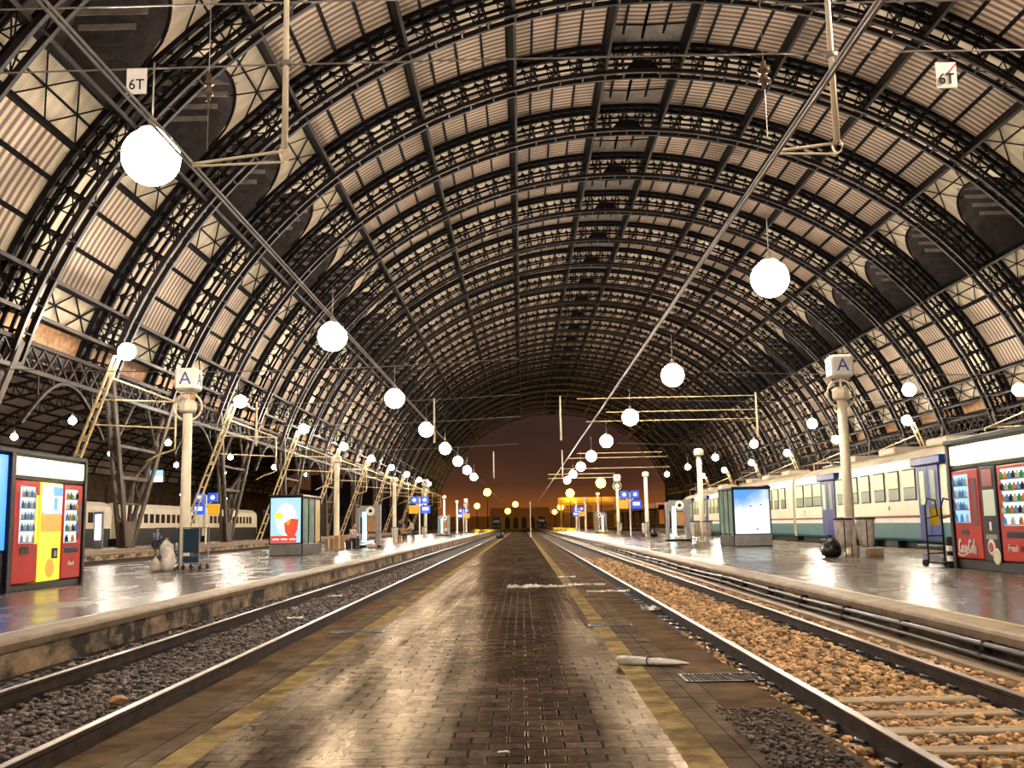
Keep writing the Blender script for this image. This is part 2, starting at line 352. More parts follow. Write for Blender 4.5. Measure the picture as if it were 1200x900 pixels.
# roof sheeting, one structure
def patch(mb, p0, p1, y0, y1, off=2.34, mi=0, n=2):
    vs = []; fs = []
    for i in range(n+1):
        p = p0+(p1-p0)*i/n; vs += [EP(p, off, y0), EP(p, off, y1)]
    for i in range(n): a = 2*i; fs.append((a, a+1, a+3, a+2))
    mb.add(vs, fs, mi)
ce = MB()   # 0 slat 1 plain 2 brown 3 dark 4 steel
def arcphi(t):   # boundary of the round dormer opening; t in -1..1 along the bay
    return 43.0 + 5.6*(1-math.sqrt(max(0, 1-t*t)))
ys = [YS]+RIBS
for k in range(len(ys)-1):
    a, b = ys[k], ys[k+1]
    for s in (-1, 1):
        for z0_, z1_, m_ in ((a, a+3.3, 1), (a+3.3, b-.7, 0), (b-.7, b, 1)): patch(ce, s*4.4, s*39.4, z0_, z1_, mi=m_, n=14)
        N = 12
        for i in range(N):
            t0, t1 = -1+2*i/N, -1+2*(i+1)/N; c = (a+b)/2; hw = (b-a)/2-.6
            vs = [EP(s*39.4, 2.34, c+t0*hw), EP(s*39.4, 2.34, c+t1*hw), EP(s*arcphi(t1), 2.34, c+t1*hw), EP(s*arcphi(t0), 2.34, c+t0*hw)]
            ce.add(vs, [(0, 1, 2, 3)], 1)
        for yy0, yy1 in ((a, a+.6), (b-.6, b)): patch(ce, s*39.4, s*52.8, yy0, yy1, mi=1, n=4)
        patch(ce, s*52.8, s*57.0, a, b, mi=1); [patch(ce, s*57.0, s*67.4, z0_, z1_, mi=m_, n=4) for z0_, z1_, m_ in ((a, a+3.0, 1), (a+3.0, b-1.2, 0), (b-1.2, b, 1))]
        patch(ce, s*67.4, s*70.8, a, b, mi=1); patch(ce, s*70.8, s*73.0, a, b, mi=2)
        patch(ce, s*73.0, s*74.2, a, b, mi=3)
        # raised lantern over the crown: sheets set higher, dipping towards the ridge
        e0, e1 = EP(0, 2.75, 0), EP(s*4.4, 2.95, 0)
        ce.add([e0+Vector((0, a, 0)), e0+Vector((0, b-2.3, 0)), e1+Vector((0, b-2.3, 0)), e1+Vector((0, a, 0))], [(0, 1, 2, 3)], 0)
        g0, g1 = EP(0, 2.75, b-2.3), EP(s*4.4, 2.95, b-2.3); h0, h1 = EP(0, 2.5, b), EP(s*4.4, 2.34, b)
        ce.add([g0, g1, h1, h0], [(0, 1, 2, 3)], 5); ce.bar(g0, g1, .14, mi=4)
        w0 = EP(s*4.4, 2.34, 0)
        ce.add([w0+Vector((0, a, 0)), w0+Vector((0, b, 0)), e1+Vector((0, b, 0)), e1+Vector((0, a, 0))], [(0, 1, 2, 3)], 3)
    # glazing bars and bracing fixed under the sheets
    for p in MIN4+[0]:
        if 39.5 < abs(p) < 57.1: continue
        if p in BIG: continue
        o = 2.22 if abs(p) > 4.3 else 2.66
        ce.bar(EP(p, o, a), EP(p, o, b), .17, .2, mi=4)
    for s in (-1, 1):
        for p0, p1 in ((39.4, 44.0), (52.8, 57.0), (67.4, 70.8)):
            for i in range(3):
                y0, y1 = a+.7+(b-a-1.4)*i/3, a+.7+(b-a-1.4)*(i+1)/3
                if p0 == 39.4 and i == 1:
                    ce.bar(EP(s*39.4, 2.15, y0), EP(s*43, 2.15, (y0+y1)/2), .07, mi=4); ce.bar(EP(s*39.4, 2.15, y1), EP(s*43, 2.15, (y0+y1)/2), .07, mi=4); continue
                ce.bar(EP(s*p0, 2.15, y0), EP(s*p1, 2.15, y1), .08, mi=4); ce.bar(EP(s*p1, 2.15, y0), EP(s*p0, 2.15, y1), .08, mi=4)
            ce.bar(EP(s*(p0+p1)/2, 2.15, a), EP(s*(p0+p1)/2, 2.15, b), .09, mi=4)
        for p in (44.5, 48.6): pass
    for p in (-57.0, 57.0, 73.0, -73.0): ce.bar(EP(p, 2.2, a), EP(p, 2.2, b), .3, .25, mi=4)
struct(ce.build('ceiling', [M['roof_slat'], M['roof_plain'], M['roof_brown'], M['roof_dark'], M['steel'], M['louvre']]))
# round-headed dormers with louvres, one pair per bay
def make_dormer(s):
    root = empty('roof_dormer'); hw = BAY/2-.6; hood = MB(); N = 12
    prev = None
    out = Vector((s*1.0, 0, 0))
    for i in range(N+1):
        t = -1+2*i/N; p = s*arcphi(t); q = EP(p, 2.34, t*hw); top = q+Vector((s*4.2, 0, 1.6)) ; low = EP(s*52.8, 2.34, t*hw); lowo = low+Vector((s*3.4, 0, .4))
        cur = (q, top, lowo, low)
        if prev:
            for j in range(3): hood.add([prev[j], cur[j], cur[j+1], prev[j+1]], [(0, 1, 2, 3)])
        prev = cur
    for t in (-1, 1):
        p = s*arcphi(t); q = EP(p, 2.34, t*hw); low = EP(s*52.8, 2.34, t*hw); hood.add([q, q+Vector((s*4.2, 0, 1.6)), low+Vector((s*3.4, 0, .4)), low], [(0, 1, 2, 3)])
    hood.build('hood', M['roof_dark'], root)
    fr = MB(); fr.tube([EP(s*arcphi(-1+2*i/20), 2.3, (-1+i/10)*hw) for i in range(21)], .1, 5); fr.build('arched_frame', M['steel'], root)
    e0 = EP(s*43.4, 2.34, 0)
    for j in range(6):
        lv = MB(); z = e0.z+.45-.6*j; xi = e0.x+s*(.05+.66*(j-.6)); xo = e0.x+s*4.4; y = 1.2+.3*j
        if abs(xo-xi) < .4: continue
        lv.bbox(min(xi, xo), max(xi, xo), y, y+.06, z-.3, z, .01); lv.build('louvre', M['louvre'] if j < 4 else M['roof_dark'], root)
    return root
for s, nm in ((-1, 'left'), (1, 'right')):
    d0 = make_dormer(s)
    for k in range(len(ys)-1):
        d = d0 if k == 0 else dup(d0)
        d.location = (0, (ys[k]+ys[k+1])/2, 0)
        tag(d, 'round-headed louvred opening high in the %s roof slope, %s bay from the camera' % (nm, ORD[k]), 'roof vent', 'louvred roof openings')

# side aisle vaults seen through the feet of the arches
def side_vault(cx, nm, k0, k1):
    a_, b_ = 19.3, 7.5; z0 = 10.6
    def Q(phi, off, y): p = math.radians(phi); return Vector((cx+(a_+off)*math.sin(p), y, z0+(b_+off)*math.cos(p)))
    root = empty('side_truss'); w = MB(); ph = [-88+176*i/48 for i in range(49)]
    for o0, o1 in ((0, .2), (1.5, 1.7)):
        vs = []; fs = []
        for p in ph: vs += [Q(p, o0, -.2), Q(p, o0, .2), Q(p, o1, .2), Q(p, o1, -.2)]
        for i in range(48):
            for k in range(4): fs.append((4*i+k, 4*i+4+k, 4*i+4+(k+1) % 4, 4*i+(k+1) % 4))
        w.add(vs, fs)
    w.build('chord', M['steel_edge'], root)
    x = MB()
    for i in range(48):
        p, q = ph[i], ph[i+1]; x.bar(Q(p, .1, 0), Q(p, 1.6, 0), .1, up=(0, 1, 0)); x.bar(Q(p, .1, 0), Q(q, 1.6, 0), .08, up=(0, 1, 0))
    x.build('lattice_web', M['steel'], root)
    for k in range(k0, k1):
        r = root if k == k0 else dup(root); r.location = (0, RIBS[k], 0)
        tag(r, 'smaller steel arch over the %s aisle, in line with the %s main arch' % (nm, ORD[k]), 'roof truss', 'smaller arches over the side aisles')
    v = MB()
    for k in range(k0, k1-1):
        for i in range(24):
            p, q = ph[2*i], ph[2*i+2]
            v.add([Q(p, 1.8, RIBS[k]+.2), Q(p, 1.8, RIBS[k+1]-.2), Q(q, 1.8, RIBS[k+1]-.2), Q(q, 1.8, RIBS[k]+.2)], [(0, 1, 2, 3)], 0)
            v.bar(Q(p, 1.6, RIBS[k]), Q(p, 1.6, RIBS[k+1]), .25, mi=1)
    struct(v.build('ceiling', [M['roof_slat'], M['steel']]))
side_vault(-47.8, 'left', 0, 23)
side_vault(66.8, 'right', 3, 23)

# V-shaped trestles on which each pair of arches stands, with the girder between them
def make_trestle(s):
    root = empty('arch_trestle'); F0 = EP(s*73.4, .3, 0); xb = AXC+s*34.8; zb = .62
    base = Vector((xb, 0, zb))
    def leg(mb, yt, yb, top, w, h): mb.bar((xb, yb, zb), top+Vector((0, yt, 0)), w, h, up=(1, 0, 0))
    for sg in (-1, 1):
        l = MB(); a = Vector((xb, sg*.5, zb)); b = F0+Vector((0, sg*BAY/2, 0))
        for o in (-.22, .22):
            l.bar(a+Vector((o*s, 0, 0)), b+Vector((o*s, 0, 0)), .14, .42, up=(0, 1, 0))
        for i in range(9):
            p = a.lerp(b, i/9); q = a.lerp(b, (i+1)/9); l.bar(p+Vector((.22, 0, 0)), q-Vector((.22, 0, 0)), .06)
        l.build('leg', M['trestle'], root)
    n = MB()
    zt = 4.9
    def at(zz, sg): t = (zz-zb)/(F0.z-zb); return Vector((xb, sg*.5, zb)).lerp(F0+Vector((0, sg*BAY/2, 0)), t)
    for zz, h in ((zt, .22), (zt+1.9, .18), (zt-1.6, .12)): n.bar(at(zz, -1), at(zz, 1), .3, h)
    for sg in (-1, 1):
        n.bar(base+Vector((0, sg*.16, 0)), at(zt, 0)+Vector((0, sg*.75, 0)) if False else Vector((xb, sg*.8, zt)), .2, .2)
        n.bar(Vector((xb, sg*.8, zt)), at(zt-1.6, sg), .1); n.bar(Vector((xb, 0, zt-1.6)), Vector((xb, sg*1.9, zt)), .1)
        n.bar(Vector((xb, sg*.8, zt)), at(zt+1.9, sg), .16); n.bar(at(zt+1.9, sg), F0+Vector((0, 0, 0)), .14)
    n.build('tie_beam', M['trestle'], root)
    b = MB(); t = 1.55
    b.add([(xb-.3, -.35, .37), (xb-.3, .35, .37), (xb-.3, .98, zb+t), (xb-.3, -.98, zb+t), (xb+.3, -.35, .37), (xb+.3, .35, .37), (xb+.3, .98, zb+t), (xb+.3, -.98, zb+t)],
          [(0, 1, 2, 3), (7, 6, 5, 4), (0, 4, 5, 1), (1, 5, 6, 2), (2, 6, 7, 3), (3, 7, 4, 0)])
    b.build('base_plate', M['trestle'], root)
    return root
for s, nm in ((-1, 'left'), (1, 'right')):
    t0 = make_trestle(s); n = 0
    for k in range(0, 24, 2):
        y = RIBS[k]+BAY/2
        t = t0 if n == 0 else dup(t0); t.location = (0, y, 0)
        tag(t, 'V-shaped steel trestle under the %s feet of the arches, %s from the camera' % (nm, ORD[n]), 'steel support', 'trestles under the arches'); n += 1
    g = MB(); F0 = EP(s*73.4, .3, 0)
    for z in (F0.z+.1, F0.z-1.3): g.bar((F0.x, YS, z), (F0.x, YE, z), .3, .22)
    y = YS
    while y < YE-1: g.bar((F0.x, y, F0.z), (F0.x, y+1.36, F0.z-1.3), .1); g.bar((F0.x, y+1.36, F0.z), (F0.x, y, F0.z-1.3), .1); y += 1.36
    for k in range(1, 23, 2):
        a, b = RIBS[k], RIBS[k+1]; pts = [Vector((F0.x, a+.6+(b-a-1.2)*i/12, F0.z-4.0+2.6*math.sin(PI*i/12))) for i in range(13)]
        for i in range(12): g.bar(pts[i], pts[i+1], .22, .16)
        for i in (2, 4, 8, 10): g.bar(pts[i], (F0.x, pts[i].y, F0.z-1.3), .1)
    tag(g.build('edge_girder', M['flange']), 'brown lattice girder with arched braces along the %s edge of the roof' % nm, 'girder')
# ------------------------------------------------------------------ ground, platforms and tracks
YF, YB = -4.0, 420.0
g = MB(); g.box(-2.18, 1.0, YF, 318, -.12, 0, 0)
struct(g.build('floor', M['paving']))
g = MB(); g.box(-3.08, -2.75, YF, 318, -.12, -.004); g.box(1.62, 2.12, YF, 318, -.12, -.004); struct(g.build('floor', M['slab']))
g = MB(); g.box(-2.42, -2.18, YF, 318, -.12, .001); g.box(1.0, 1.24, YF, 318, -.12, .001); struct(g.build('floor', M['ochre']))
g = MB()
y = YF
while y < 60:
    l = .42+.1*rnd.random()
    for x0, x1 in ((-2.75, -2.59), (-2.585, -2.425), (1.245, 1.43), (1.435, 1.615)): 
        if y > 25 and x0 in (-2.585, 1.435): pass
        g.box(x0, x1-.008, y+.006+(.2 if x0 in (-2.585, 1.435) else 0), y+l-.006+(.2 if x0 in (-2.585, 1.435) else 0), -.1, -.001+.006*rnd.random())
    y += l
g.box(-2.75, -2.42, 60, 318, -.1, 0); g.box(1.24, 1.62, 60, 318, -.1, 0)
struct(g.build('floor', M['kerb']))
g = MB(); g.box(-120, 120, YF, 900, -.4, -.12); struct(g.build('floor', M['bed_l']))
# track beds
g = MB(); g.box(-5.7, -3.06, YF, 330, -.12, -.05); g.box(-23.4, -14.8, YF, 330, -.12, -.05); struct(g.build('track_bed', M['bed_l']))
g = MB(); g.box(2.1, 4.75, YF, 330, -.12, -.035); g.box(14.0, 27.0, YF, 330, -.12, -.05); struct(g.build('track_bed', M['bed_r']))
def platform(x0, x1, y0, y1, nm, edges, top=PZ, skew=None):
    g = MB(); g.box(x0+.05, x1-.05, y0, y1, -.12, top-.14, 0)
    g.box(x0+.3, x1-.3, y0, y1, top-.16, top, 1)
    for x, s in ((x0, 1), (x1, -1)):
        # rounded coping with a painted line behind it
        pr = [(0, -.13), (-.02, -.05), (0, -.02), (.03, 0), (.34, .003), (.34, -.13)]
        q = [(x+s*a, top+b) for a, b in pr]; n = len(q)
        g.add([(a, y0, b) for a, b in q]+[(a, y1, b) for a, b in q], [(i, (i+1) % n, n+(i+1) % n, n+i) for i in range(n)]+[tuple(range(n))[::-1], tuple(range(n, 2*n))], 2)
        if x in edges: g.box(min(x+s*.36, x+s*.44), max(x+s*.36, x+s*.44), y0, y1, top, top+.004, 3)
    return struct(g.build('platform_'+nm, [M['pwall'], M['platform'], M['coping'], M['yellow_line']]))
platform(-14.9, -5.6, YF, 322, 'left', (-5.6,))
platform(4.72, 14.2, YF, 322, 'right', (4.72,))
platform(-33.0, -23.4, YF, 322, 'far_left', (-23.4,))
platform(26.5, 37.5, YF, 322, 'far_right', ())
g = MB(); g.box(-26.6, -24.4, 30, 322, PZ, PZ+.14); g.box(43, 46, 30, 322, -.1, .4); struct(g.build('platform_kerb', M['coping']))

# ballast stones (nobody could count them)
ICO_T = (1+5**.5)/2
ICO_V = [Vector(v).normalized() for v in ((-1,ICO_T,0),(1,ICO_T,0),(-1,-ICO_T,0),(1,-ICO_T,0),(0,-1,ICO_T),(0,1,ICO_T),(0,-1,-ICO_T),(0,1,-ICO_T),(ICO_T,0,-1),(ICO_T,0,1),(-ICO_T,0,-1),(-ICO_T,0,1))]
ICO_F = [(0,11,5),(0,5,1),(0,1,7),(0,7,10),(0,10,11),(1,5,9),(5,11,4),(11,10,2),(10,7,6),(7,1,8),(3,9,4),(3,4,2),(3,2,6),(3,6,8),(3,8,9),(4,9,5),(2,4,11),(6,2,10),(8,6,7),(9,8,1)]
def rock(mb, x, y, z, r):
    a = rnd.random()*6.28; ca, sa = math.cos(a), math.sin(a); sx, sy, sz = r*rnd.uniform(.7, 1.3), r*rnd.uniform(.6, 1.1), r*rnd.uniform(.45, .8)
    o = len(mb.v)
    for v in ICO_V:
        k = rnd.uniform(.75, 1.15); px, py, pz = v.x*sx*k, v.y*sy*k, v.z*sz*k
        mb.v.append((x+px*ca-py*sa, y+px*sa+py*ca, z+pz))
    mb.f += [(a+o, b+o, c+o) for a, b, c in ICO_F]; mb.mi += [0]*20
def stones(nm, zones, m, zb, label):
    s = MB()
    for x0, x1, y0, y1, n, r0, r1 in zones:
        for i in range(n):
            t = rnd.random(); yy = y0+(y1-y0)*t**1.3
            rock(s, rnd.uniform(x0, x1), yy, zb+rnd.uniform(-.02, .03), rnd.uniform(r0, r1))
    tag(s.build(nm, m), label, 'gravel', kind='stuff')
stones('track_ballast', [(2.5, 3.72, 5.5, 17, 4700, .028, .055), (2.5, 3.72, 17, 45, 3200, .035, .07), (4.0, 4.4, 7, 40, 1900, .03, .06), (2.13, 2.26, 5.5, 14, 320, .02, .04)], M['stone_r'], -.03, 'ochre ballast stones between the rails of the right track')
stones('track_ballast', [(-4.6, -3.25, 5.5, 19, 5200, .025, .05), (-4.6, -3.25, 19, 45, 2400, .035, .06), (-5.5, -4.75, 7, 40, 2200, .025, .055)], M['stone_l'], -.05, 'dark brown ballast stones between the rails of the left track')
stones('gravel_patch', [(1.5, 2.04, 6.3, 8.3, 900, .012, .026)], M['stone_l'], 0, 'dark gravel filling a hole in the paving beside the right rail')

def rail(x, y0, y1, label, clips=None, group=None, pts=None, w=.07):
    root = empty('rail', (x, y0, 0)); prof = [(-.07, -.04), (-.07, -.028), (-.012, -.005), (-.012, .07), (-.036, .085), (-.036, .112), (.036, .112), (.036, .085), (.012, .07), (.012, -.005), (.07, -.028), (.07, -.04)]
    a = MB(); n = len(prof); L_ = y1-y0
    a.add([(p, 0, q) for p, q in prof]+[(p, L_, q) for p, q in prof], [(i, (i+1) % n, n+(i+1) % n, n+i) for i in range(n)]+[tuple(range(n)), tuple(range(n, 2*n))[::-1]])
    a.build('rail_web', M['rail_side'], root)
    h = MB(); h.bbox(-.034, .034, 0, L_, .111, RZ, .003); h.build('running_surface', M['rail_top'], root)
    if clips:
        c0 = None
        y = clips[0]
        while y < clips[1]:
            for s in (-1, 1):
                if c0 is None:
                    c0 = MB(); c0.tube([(.06, -.06, -.01), (.10, -.06, .015), (.135, -.02, .03), (.135, .03, .03), (.10, .06, .02), (.07, .04, .01), (.06, .0, -.005)], .011, 6); c0.cbox(.1, 0, -.03, .12, .16, .03)
                    c0 = c0.build('rail_clip', M['clip'], root); c = c0
                else: c = c0.copy(); C.objects.link(c); c.parent = root
                c.location = (0, y-y0, 0); c.rotation_euler = (0, 0, 0 if s > 0 else PI)
            y += .6
    return tag(root, label, 'rail', group)
rail(2.35, YF, 318, 'rusty rail right beside the middle paving on its right side', (5.8, 24))
rail(3.86, YF, 318, 'rusty rail of the right track, the one nearer the right platform', (6.1, 24))
rail(-3.17, YF, 318, 'rail right beside the middle paving on its left side')
rail(-4.68, YF, 318, 'bright-topped rail of the left track, the one nearer the left platform')
rail(-16.6, YF, 318, 'rail in the track bed behind the left platform, nearer one'); rail(-18.1, YF, 318, 'rail in the track bed behind the left platform, middle one')
rail(-21.6, YF, 318, 'rail in the track bed behind the left platform, far one')
for k in range(5):
    s = MB(); s.bbox(0, 2.3, -.11, .11, -.12, 0.0, .012); o = s.build('railway_sleeper', M['sleeper'], loc=(1.97, 6.1+.62*k, .016)); o.rotation_euler = (0, 0, rnd.uniform(-.01, .01)); o.location.x = 2.42; o.scale = (.57, 1, 1)
    tag(o, 'pale timber sleeper in the right track, %s one from the bottom edge of the photo' % ORD[k], 'sleeper', 'sleepers of the right track')
# two conduits clipped along the right platform wall and the ledge below them
for z, x, l in ((.2, 4.655, 'upper'), (.1, 4.62, 'lower')):
    root = empty('cable_conduit', (x, 0, z), label='%s of the two black conduits running along the right platform wall' % l, cat='conduit', group='conduits on the right platform wall')
    p = MB(); p.smooth = True; p.tube([(0.006*math.sin(y*.9), y, .012*math.sin(y*.55+z*9)) for y in range(0, 200, 1)], .032, 8); p.build('pipe', M['pipe'], root)
    b0 = None
    for k in range(24):
        if b0 is None: b0 = MB(); b0.cbox(.03, 0, 0, .12, .05, .1); b0 = b0.build('bracket', M['rail_side'], root); b = b0
        else: b = b0.copy(); C.objects.link(b); b.parent = root
        b.location = (0, 6+2.2*k, 0)
g = MB(); g.box(4.42, 4.78, YF, 320, -.12, .03); struct(g.build('trim_1', M['coping']))
# cast grates and the hole edging in the paving
for px, w_, dd, lb in (((420, 741), .75, .3, 'dark drain grate in the left edge of the middle paving'), ((715, 733), .62, .3, 'dark drain grate in the right edge of the middle paving beyond the rolled newspaper'), ((845, 795), .72, .45, 'ribbed drain grate right below the rolled newspaper')):
    p = atZ(px[0], px[1], 0); root = empty('drain_grate', (p.x, p.y, .003), label=lb, cat='grate')
    f = MB(); 
    for s in (-1, 1): f.cbox(0, s*dd/2, .004, w_, .03, .012); f.cbox(s*w_/2, 0, .004, .03, dd, .012)
    f.cbox(0, 0, -.002, w_, dd, .004); f.build('frame', M['black'], root)
    n = MB(); k = -w_/2+.04
    while k < w_/2: n.cbox(k, 0, .006, .018, dd-.03, .01); k += .04
    n.build('slats', M['rail_side'], root)

# ------------------------------------------------------------------ lamps
def make_lamp(r, cable, mglass):
    root = empty('pendant_lamp'); g = MB(); g.smooth = True; g.ball((0, 0, 0), r, 24, 16); g.build('globe', mglass, root)  # globe made oversized so its shape takes in the lamp's glare
    c = MB(); c.smooth = True; c.lathe((0, 0, r*.9), [(r*.5, 0), (r*.42, .08), (.1, .16), (.08, .34), (.02, .36)], 14); c.build('cap', M['cream'], root)
    w = MB(); w.tube([(0, 0, r*.9+.3), (0, 0, r*.9+.3+cable)], .02, 6); w.build('rod', M['cable'], root)
    return root
def lamp_row(x, z, y0, step, n, r, label, group, m='lamp', cable=1.4, ks=None):
    l0 = make_lamp(r, cable, M[m]); 
    for i in range(n):
        l = l0 if i == 0 else dup(l0); l.location = (x, y0+step*i, z)
        tag(l, label % ORD[i], 'lamp', group)
lamp_row(-8.22, 9.89, 21.5-21.72, 21.72, 9, .64, 'bright globe lamp over the left platform, %s of its row from the photographer', 'hanging lamps over the left platform')
lamp_row(8.35, 9.4, 32.2-21.5, 21.5, 9, .62, 'bright globe lamp over the right platform, %s of its row from the photographer', 'hanging lamps over the right platform')
lamp_row(25.0, 9.6, 63.6, 21.6, 6, .42, 'small globe lamp hung beyond the train on the right, %s from the camera', 'hanging lamps beyond the train')
lamp_row(-35.7, 10.4, 57.0, 21.7, 6, .3, 'small globe lamp in the left side aisle, %s from the camera', 'lamps in the left side aisle')
lamp_row(-46.6, 10.4, 69.3, 21.7, 5, .3, 'small globe lamp deep in the left aisle by the outer wall, %s from the camera', 'lamps deep in the left side aisle')
lamp_row(-38.5, 5.6, 62.0, 17.0, 5, .16, 'tiny bluish lamp low in the left side aisle, %s from the camera', 'bluish lamps in the left side aisle', 'lamp_b', .5)

# leaning lattice masts with a lamp on top and bracket arms holding the overhead line
def make_mast(s, xt, zt, arms):
    root = empty('lattice_mast', (0, 0, 0)); top = Vector((0, 0, zt)); slope = .36
    base = Vector((-s*(-1)*0, 0, 0)); dx = s*(zt-PZ)*slope
    bot = Vector((dx, 0, PZ)); f = MB()
    for o in (-.2, .2): f.bar(bot+Vector((o, 0, 0)), top+Vector((o*.8, 0, 0)), .1, .16, up=(0, 1, 0))
    n = 12
    for i in range(n+1):
        p = bot.lerp(top, i/n); f.bar(p-Vector((.2, 0, 0)), p+Vector((.2, 0, 0)), .3 if i > 6 and i % 2 else .12, .1, up=(0, 1, 0))
    f.build('lattice_frame', M['mast'], root)
    h = MB(); h.tube([top, top+Vector((-s*.35, 0, .15))], .06, 6); h.build('lamp_bracket', M['mast'], root)
    g = MB(); g.smooth = True; g.ball(top+Vector((-s*.5, 0, .25)), .46, 20, 14); g.build('lamp_globe', M['lamp'], root)
    if arms:
        a = MB(); e = -s*4.2
        def on(zz): t = (zz-PZ)/(zt-PZ); return bot.lerp(top, t)
        j = Vector((e+s*1.0, 0, zt-2.5))
        for p, q, w_ in ((on(zt-1.1), j, .05), (on(zt-2.3), j+Vector((0, 0, 0)), .05), (on(zt-3.6), j+Vector((0, 0, -1.4)), .045), (j, j+Vector((0, 0, -2.5)), .05), (j+Vector((0, 0, -2.5)), j+Vector((s*.9, 0, -2.8)), .045), (j+Vector((s*.9, 0, -2.8)), j+Vector((s*1.5, 0, -3.1)), .04)):
            a.tube([p, q], w_, 6)
        a.build('bracket_arm', M['mast'], root)
        i_ = MB(); i_.smooth = True; c = on(zt-2.3)+Vector((-s*.5, 0, 0)); 
        for k in range(3): i_.ball(c+Vector((-s*.14*k, 0, 0)), .09, 8, 6, sq=(.5, 1, 1))
        i_.build('insulator', M['insul'], root)
    return root
for s, x, zt, y0, st, n, nm in ((-1, -21.3, 10.75, 51.9, 21.6, 9, 'left'), (1, 36.9, 10.3, 72.3, 21.4, 7, 'right')):
    m0 = None
    for i in range(n):
        m_ = make_mast(s, x, zt, True) if m0 is None else dup(m0); m0 = m0 or m_; m_.location = (x, y0+st*i, 0)
        tag(m_, 'leaning lattice mast with a lamp on its tip, %s one on the %s side' % (ORD[i], nm), 'mast', 'leaning masts along the hall sides')

# ------------------------------------------------------------------ overhead line
def wire(pts, r, label, nm='overhead_wire', m='cable', grp=None):
    w = MB(); w.tube(pts, r, 5); return tag(w.build(nm, M[m]), label, 'wire', grp)
wire([(-3.93, YF, 5.88), (-3.93, 300, 5.88)], .018, 'lower wire of the pair over the left track')
wire([(-3.93, YF, 5.95), (-3.93, 300, 5.95)], .018, 'upper wire of the pair over the left track')
wire([(3.11, YF, 5.79), (3.11, 300, 5.79)], .022, 'lower wire of the pair over the right track')
wire([(3.11, YF, 5.855), (3.11, 300, 5.855)], .018, 'upper wire of the pair over the right track')
def sag(x0, x1, y, z0, dz, n=14): return [(x0+(x1-x0)*i/n, y, z0-dz*math.sin(PI*i/n)) for i in range(n+1)]
YP = 11.5
wire(sag(-9, 9, YP, 7.08, -.06), .011, 'thin cross wire carrying the two small 6T signs')
wire(sag(-9, 9, YP, 7.93, -.02), .011, 'upper thin cross wire near the top of the photo'); wire(sag(3.2, 9, YP+.05, 7.8, 0), .011, 'short cross wire just under the upper one at the top right')
def hanger(x, y, zb, zt, label, arm=None, r=.035):
    root = empty('dropper_pole', (x, y, zb), label=label, cat='pole'); p = MB(); p.smooth = True; p.tube([(0, 0, 0), (0, 0, zt-zb)], [r*1.15, r*.8], 10); p.build('pole', M['cream'], root)
    c = MB(); c.smooth = True
    for z in (zt-zb-1.0, 1.1): c.tube([(-.07, 0, z), (.07, 0, z)], .05, 8)
    c.build('clamp', M['cable'], root)
    if arm:
        a = MB(); j = Vector((0, 0, -.02)); e = Vector((arm-x, 0, 5.86-zb+.03))
        a.tube([j, e], .018, 6); a.tube([j+Vector((0, 0, -.14)), e+Vector((0, 0, -.03))], .015, 6); a.tube([(.06*math.cos(t/8*2*PI), 0, -.06+.09*math.sin(t/8*2*PI)) for t in range(9)], .014, 6); a.build('steady_arm', M['cream'], root)
    return root
hanger(-2.78, YP, 6.05, 9.6, 'white pole hanging at the top left with an arm to the left wire', -3.9)
hanger(3.88, YP, 6.0, 9.6, 'white pole hanging at the top right with an arm to the right wire', 3.14)
for x, y, lb in ((-16.0, 60, 'left of the lamp-lit masts'), (-5.2, 60, 'over the left platform beyond the second lamp'), (2.45, 60, 'near the right wire in mid hall'), (14.3, 60, 'above the train on the right')):
    hanger(x, y, 6.5, 9.2, 'thin white pole hanging in the distance, %s' % lb, r=.06)
for x, lb in ((-2.9, 'left'), (4.4, 'right')): hanger(x, 106, 6.4, 9.3, 'tiny white pole hanging against the brown night sky, %s one of two' % lb, r=.07)
for z, y, x0, x1, r, lb in ((9.0, 60, 3.5, 14.3, .03, 'topmost bright crossbar right of centre'), (8.15, 60, 5.2, 14.4, .03, 'second bright crossbar right of centre'), (7.6, 60, 4, 14.3, .025, 'third bright crossbar right of centre'),
                            (8.9, 106, 6, 15, .045, 'upper crossbar of the more distant group right of centre'), (8.4, 106, 5, 15.5, .045, 'middle crossbar of the more distant group right of centre'), (7.3, 106, 4.4, 15.8, .04, 'lower crossbar of the more distant group right of centre'),
                            (8.9, 150, 4, 14, .07, 'upper crossbar of the farthest group right of centre'), (8.3, 150, 4, 15, .07, 'lower crossbar of the farthest group right of centre')):
    wire([(x0, y, z), (x1, y, z)], r, lb, 'cross_span', 'mast')
for k, (y, z) in enumerate(((40, 8.2), (60, 8.0), (62, 9.6), (84, 8.3))):
    wire(sag(-21, 0, y, z, .3), .022, 'thin cross wire between the left masts and the middle, %s from the camera' % ORD[k], grp='cross wires on the left'); wire(sag(9, 38, y+8, z+.5, .4), .022, 'thin cross wire above the train roofs, %s from the camera' % ORD[k], grp='cross wires on the right')
def insulator(x, y, z, label, s=1.0):
    root = empty('insulator', (x, y, z), label=label, cat='insulator'); c = MB(); c.smooth = True
    c.lathe((0, 0, 0), [(.02, 0), (.035, -.03), (.03, -.07), (.11*s, -.12), (.12*s, -.15), (.03, -.16), (.03, -.2), (.11*s, -.25), (.12*s, -.28), (.03, -.29), (.025, -.36), (.01, -.38)], 16); c.build('shed_disc', M['insul'], root)
    w = MB(); w.tube([(0, 0, 0), (0, 0, 1.0)], .006, 5); w.tube([(0, 0, -.37), (0, 0, -1.0+(z-6.0)*0)], .006, 5); w.build('hanging_wire', M['cable'], root)
insulator(3.05, YP, 7.05, 'brown two-disc insulator hanging near the top, left of the right-hand pole', .7)
insulator(-3.72, YP, 7.05, 'small insulator hanging near the top left, beside the big lamp', .5)
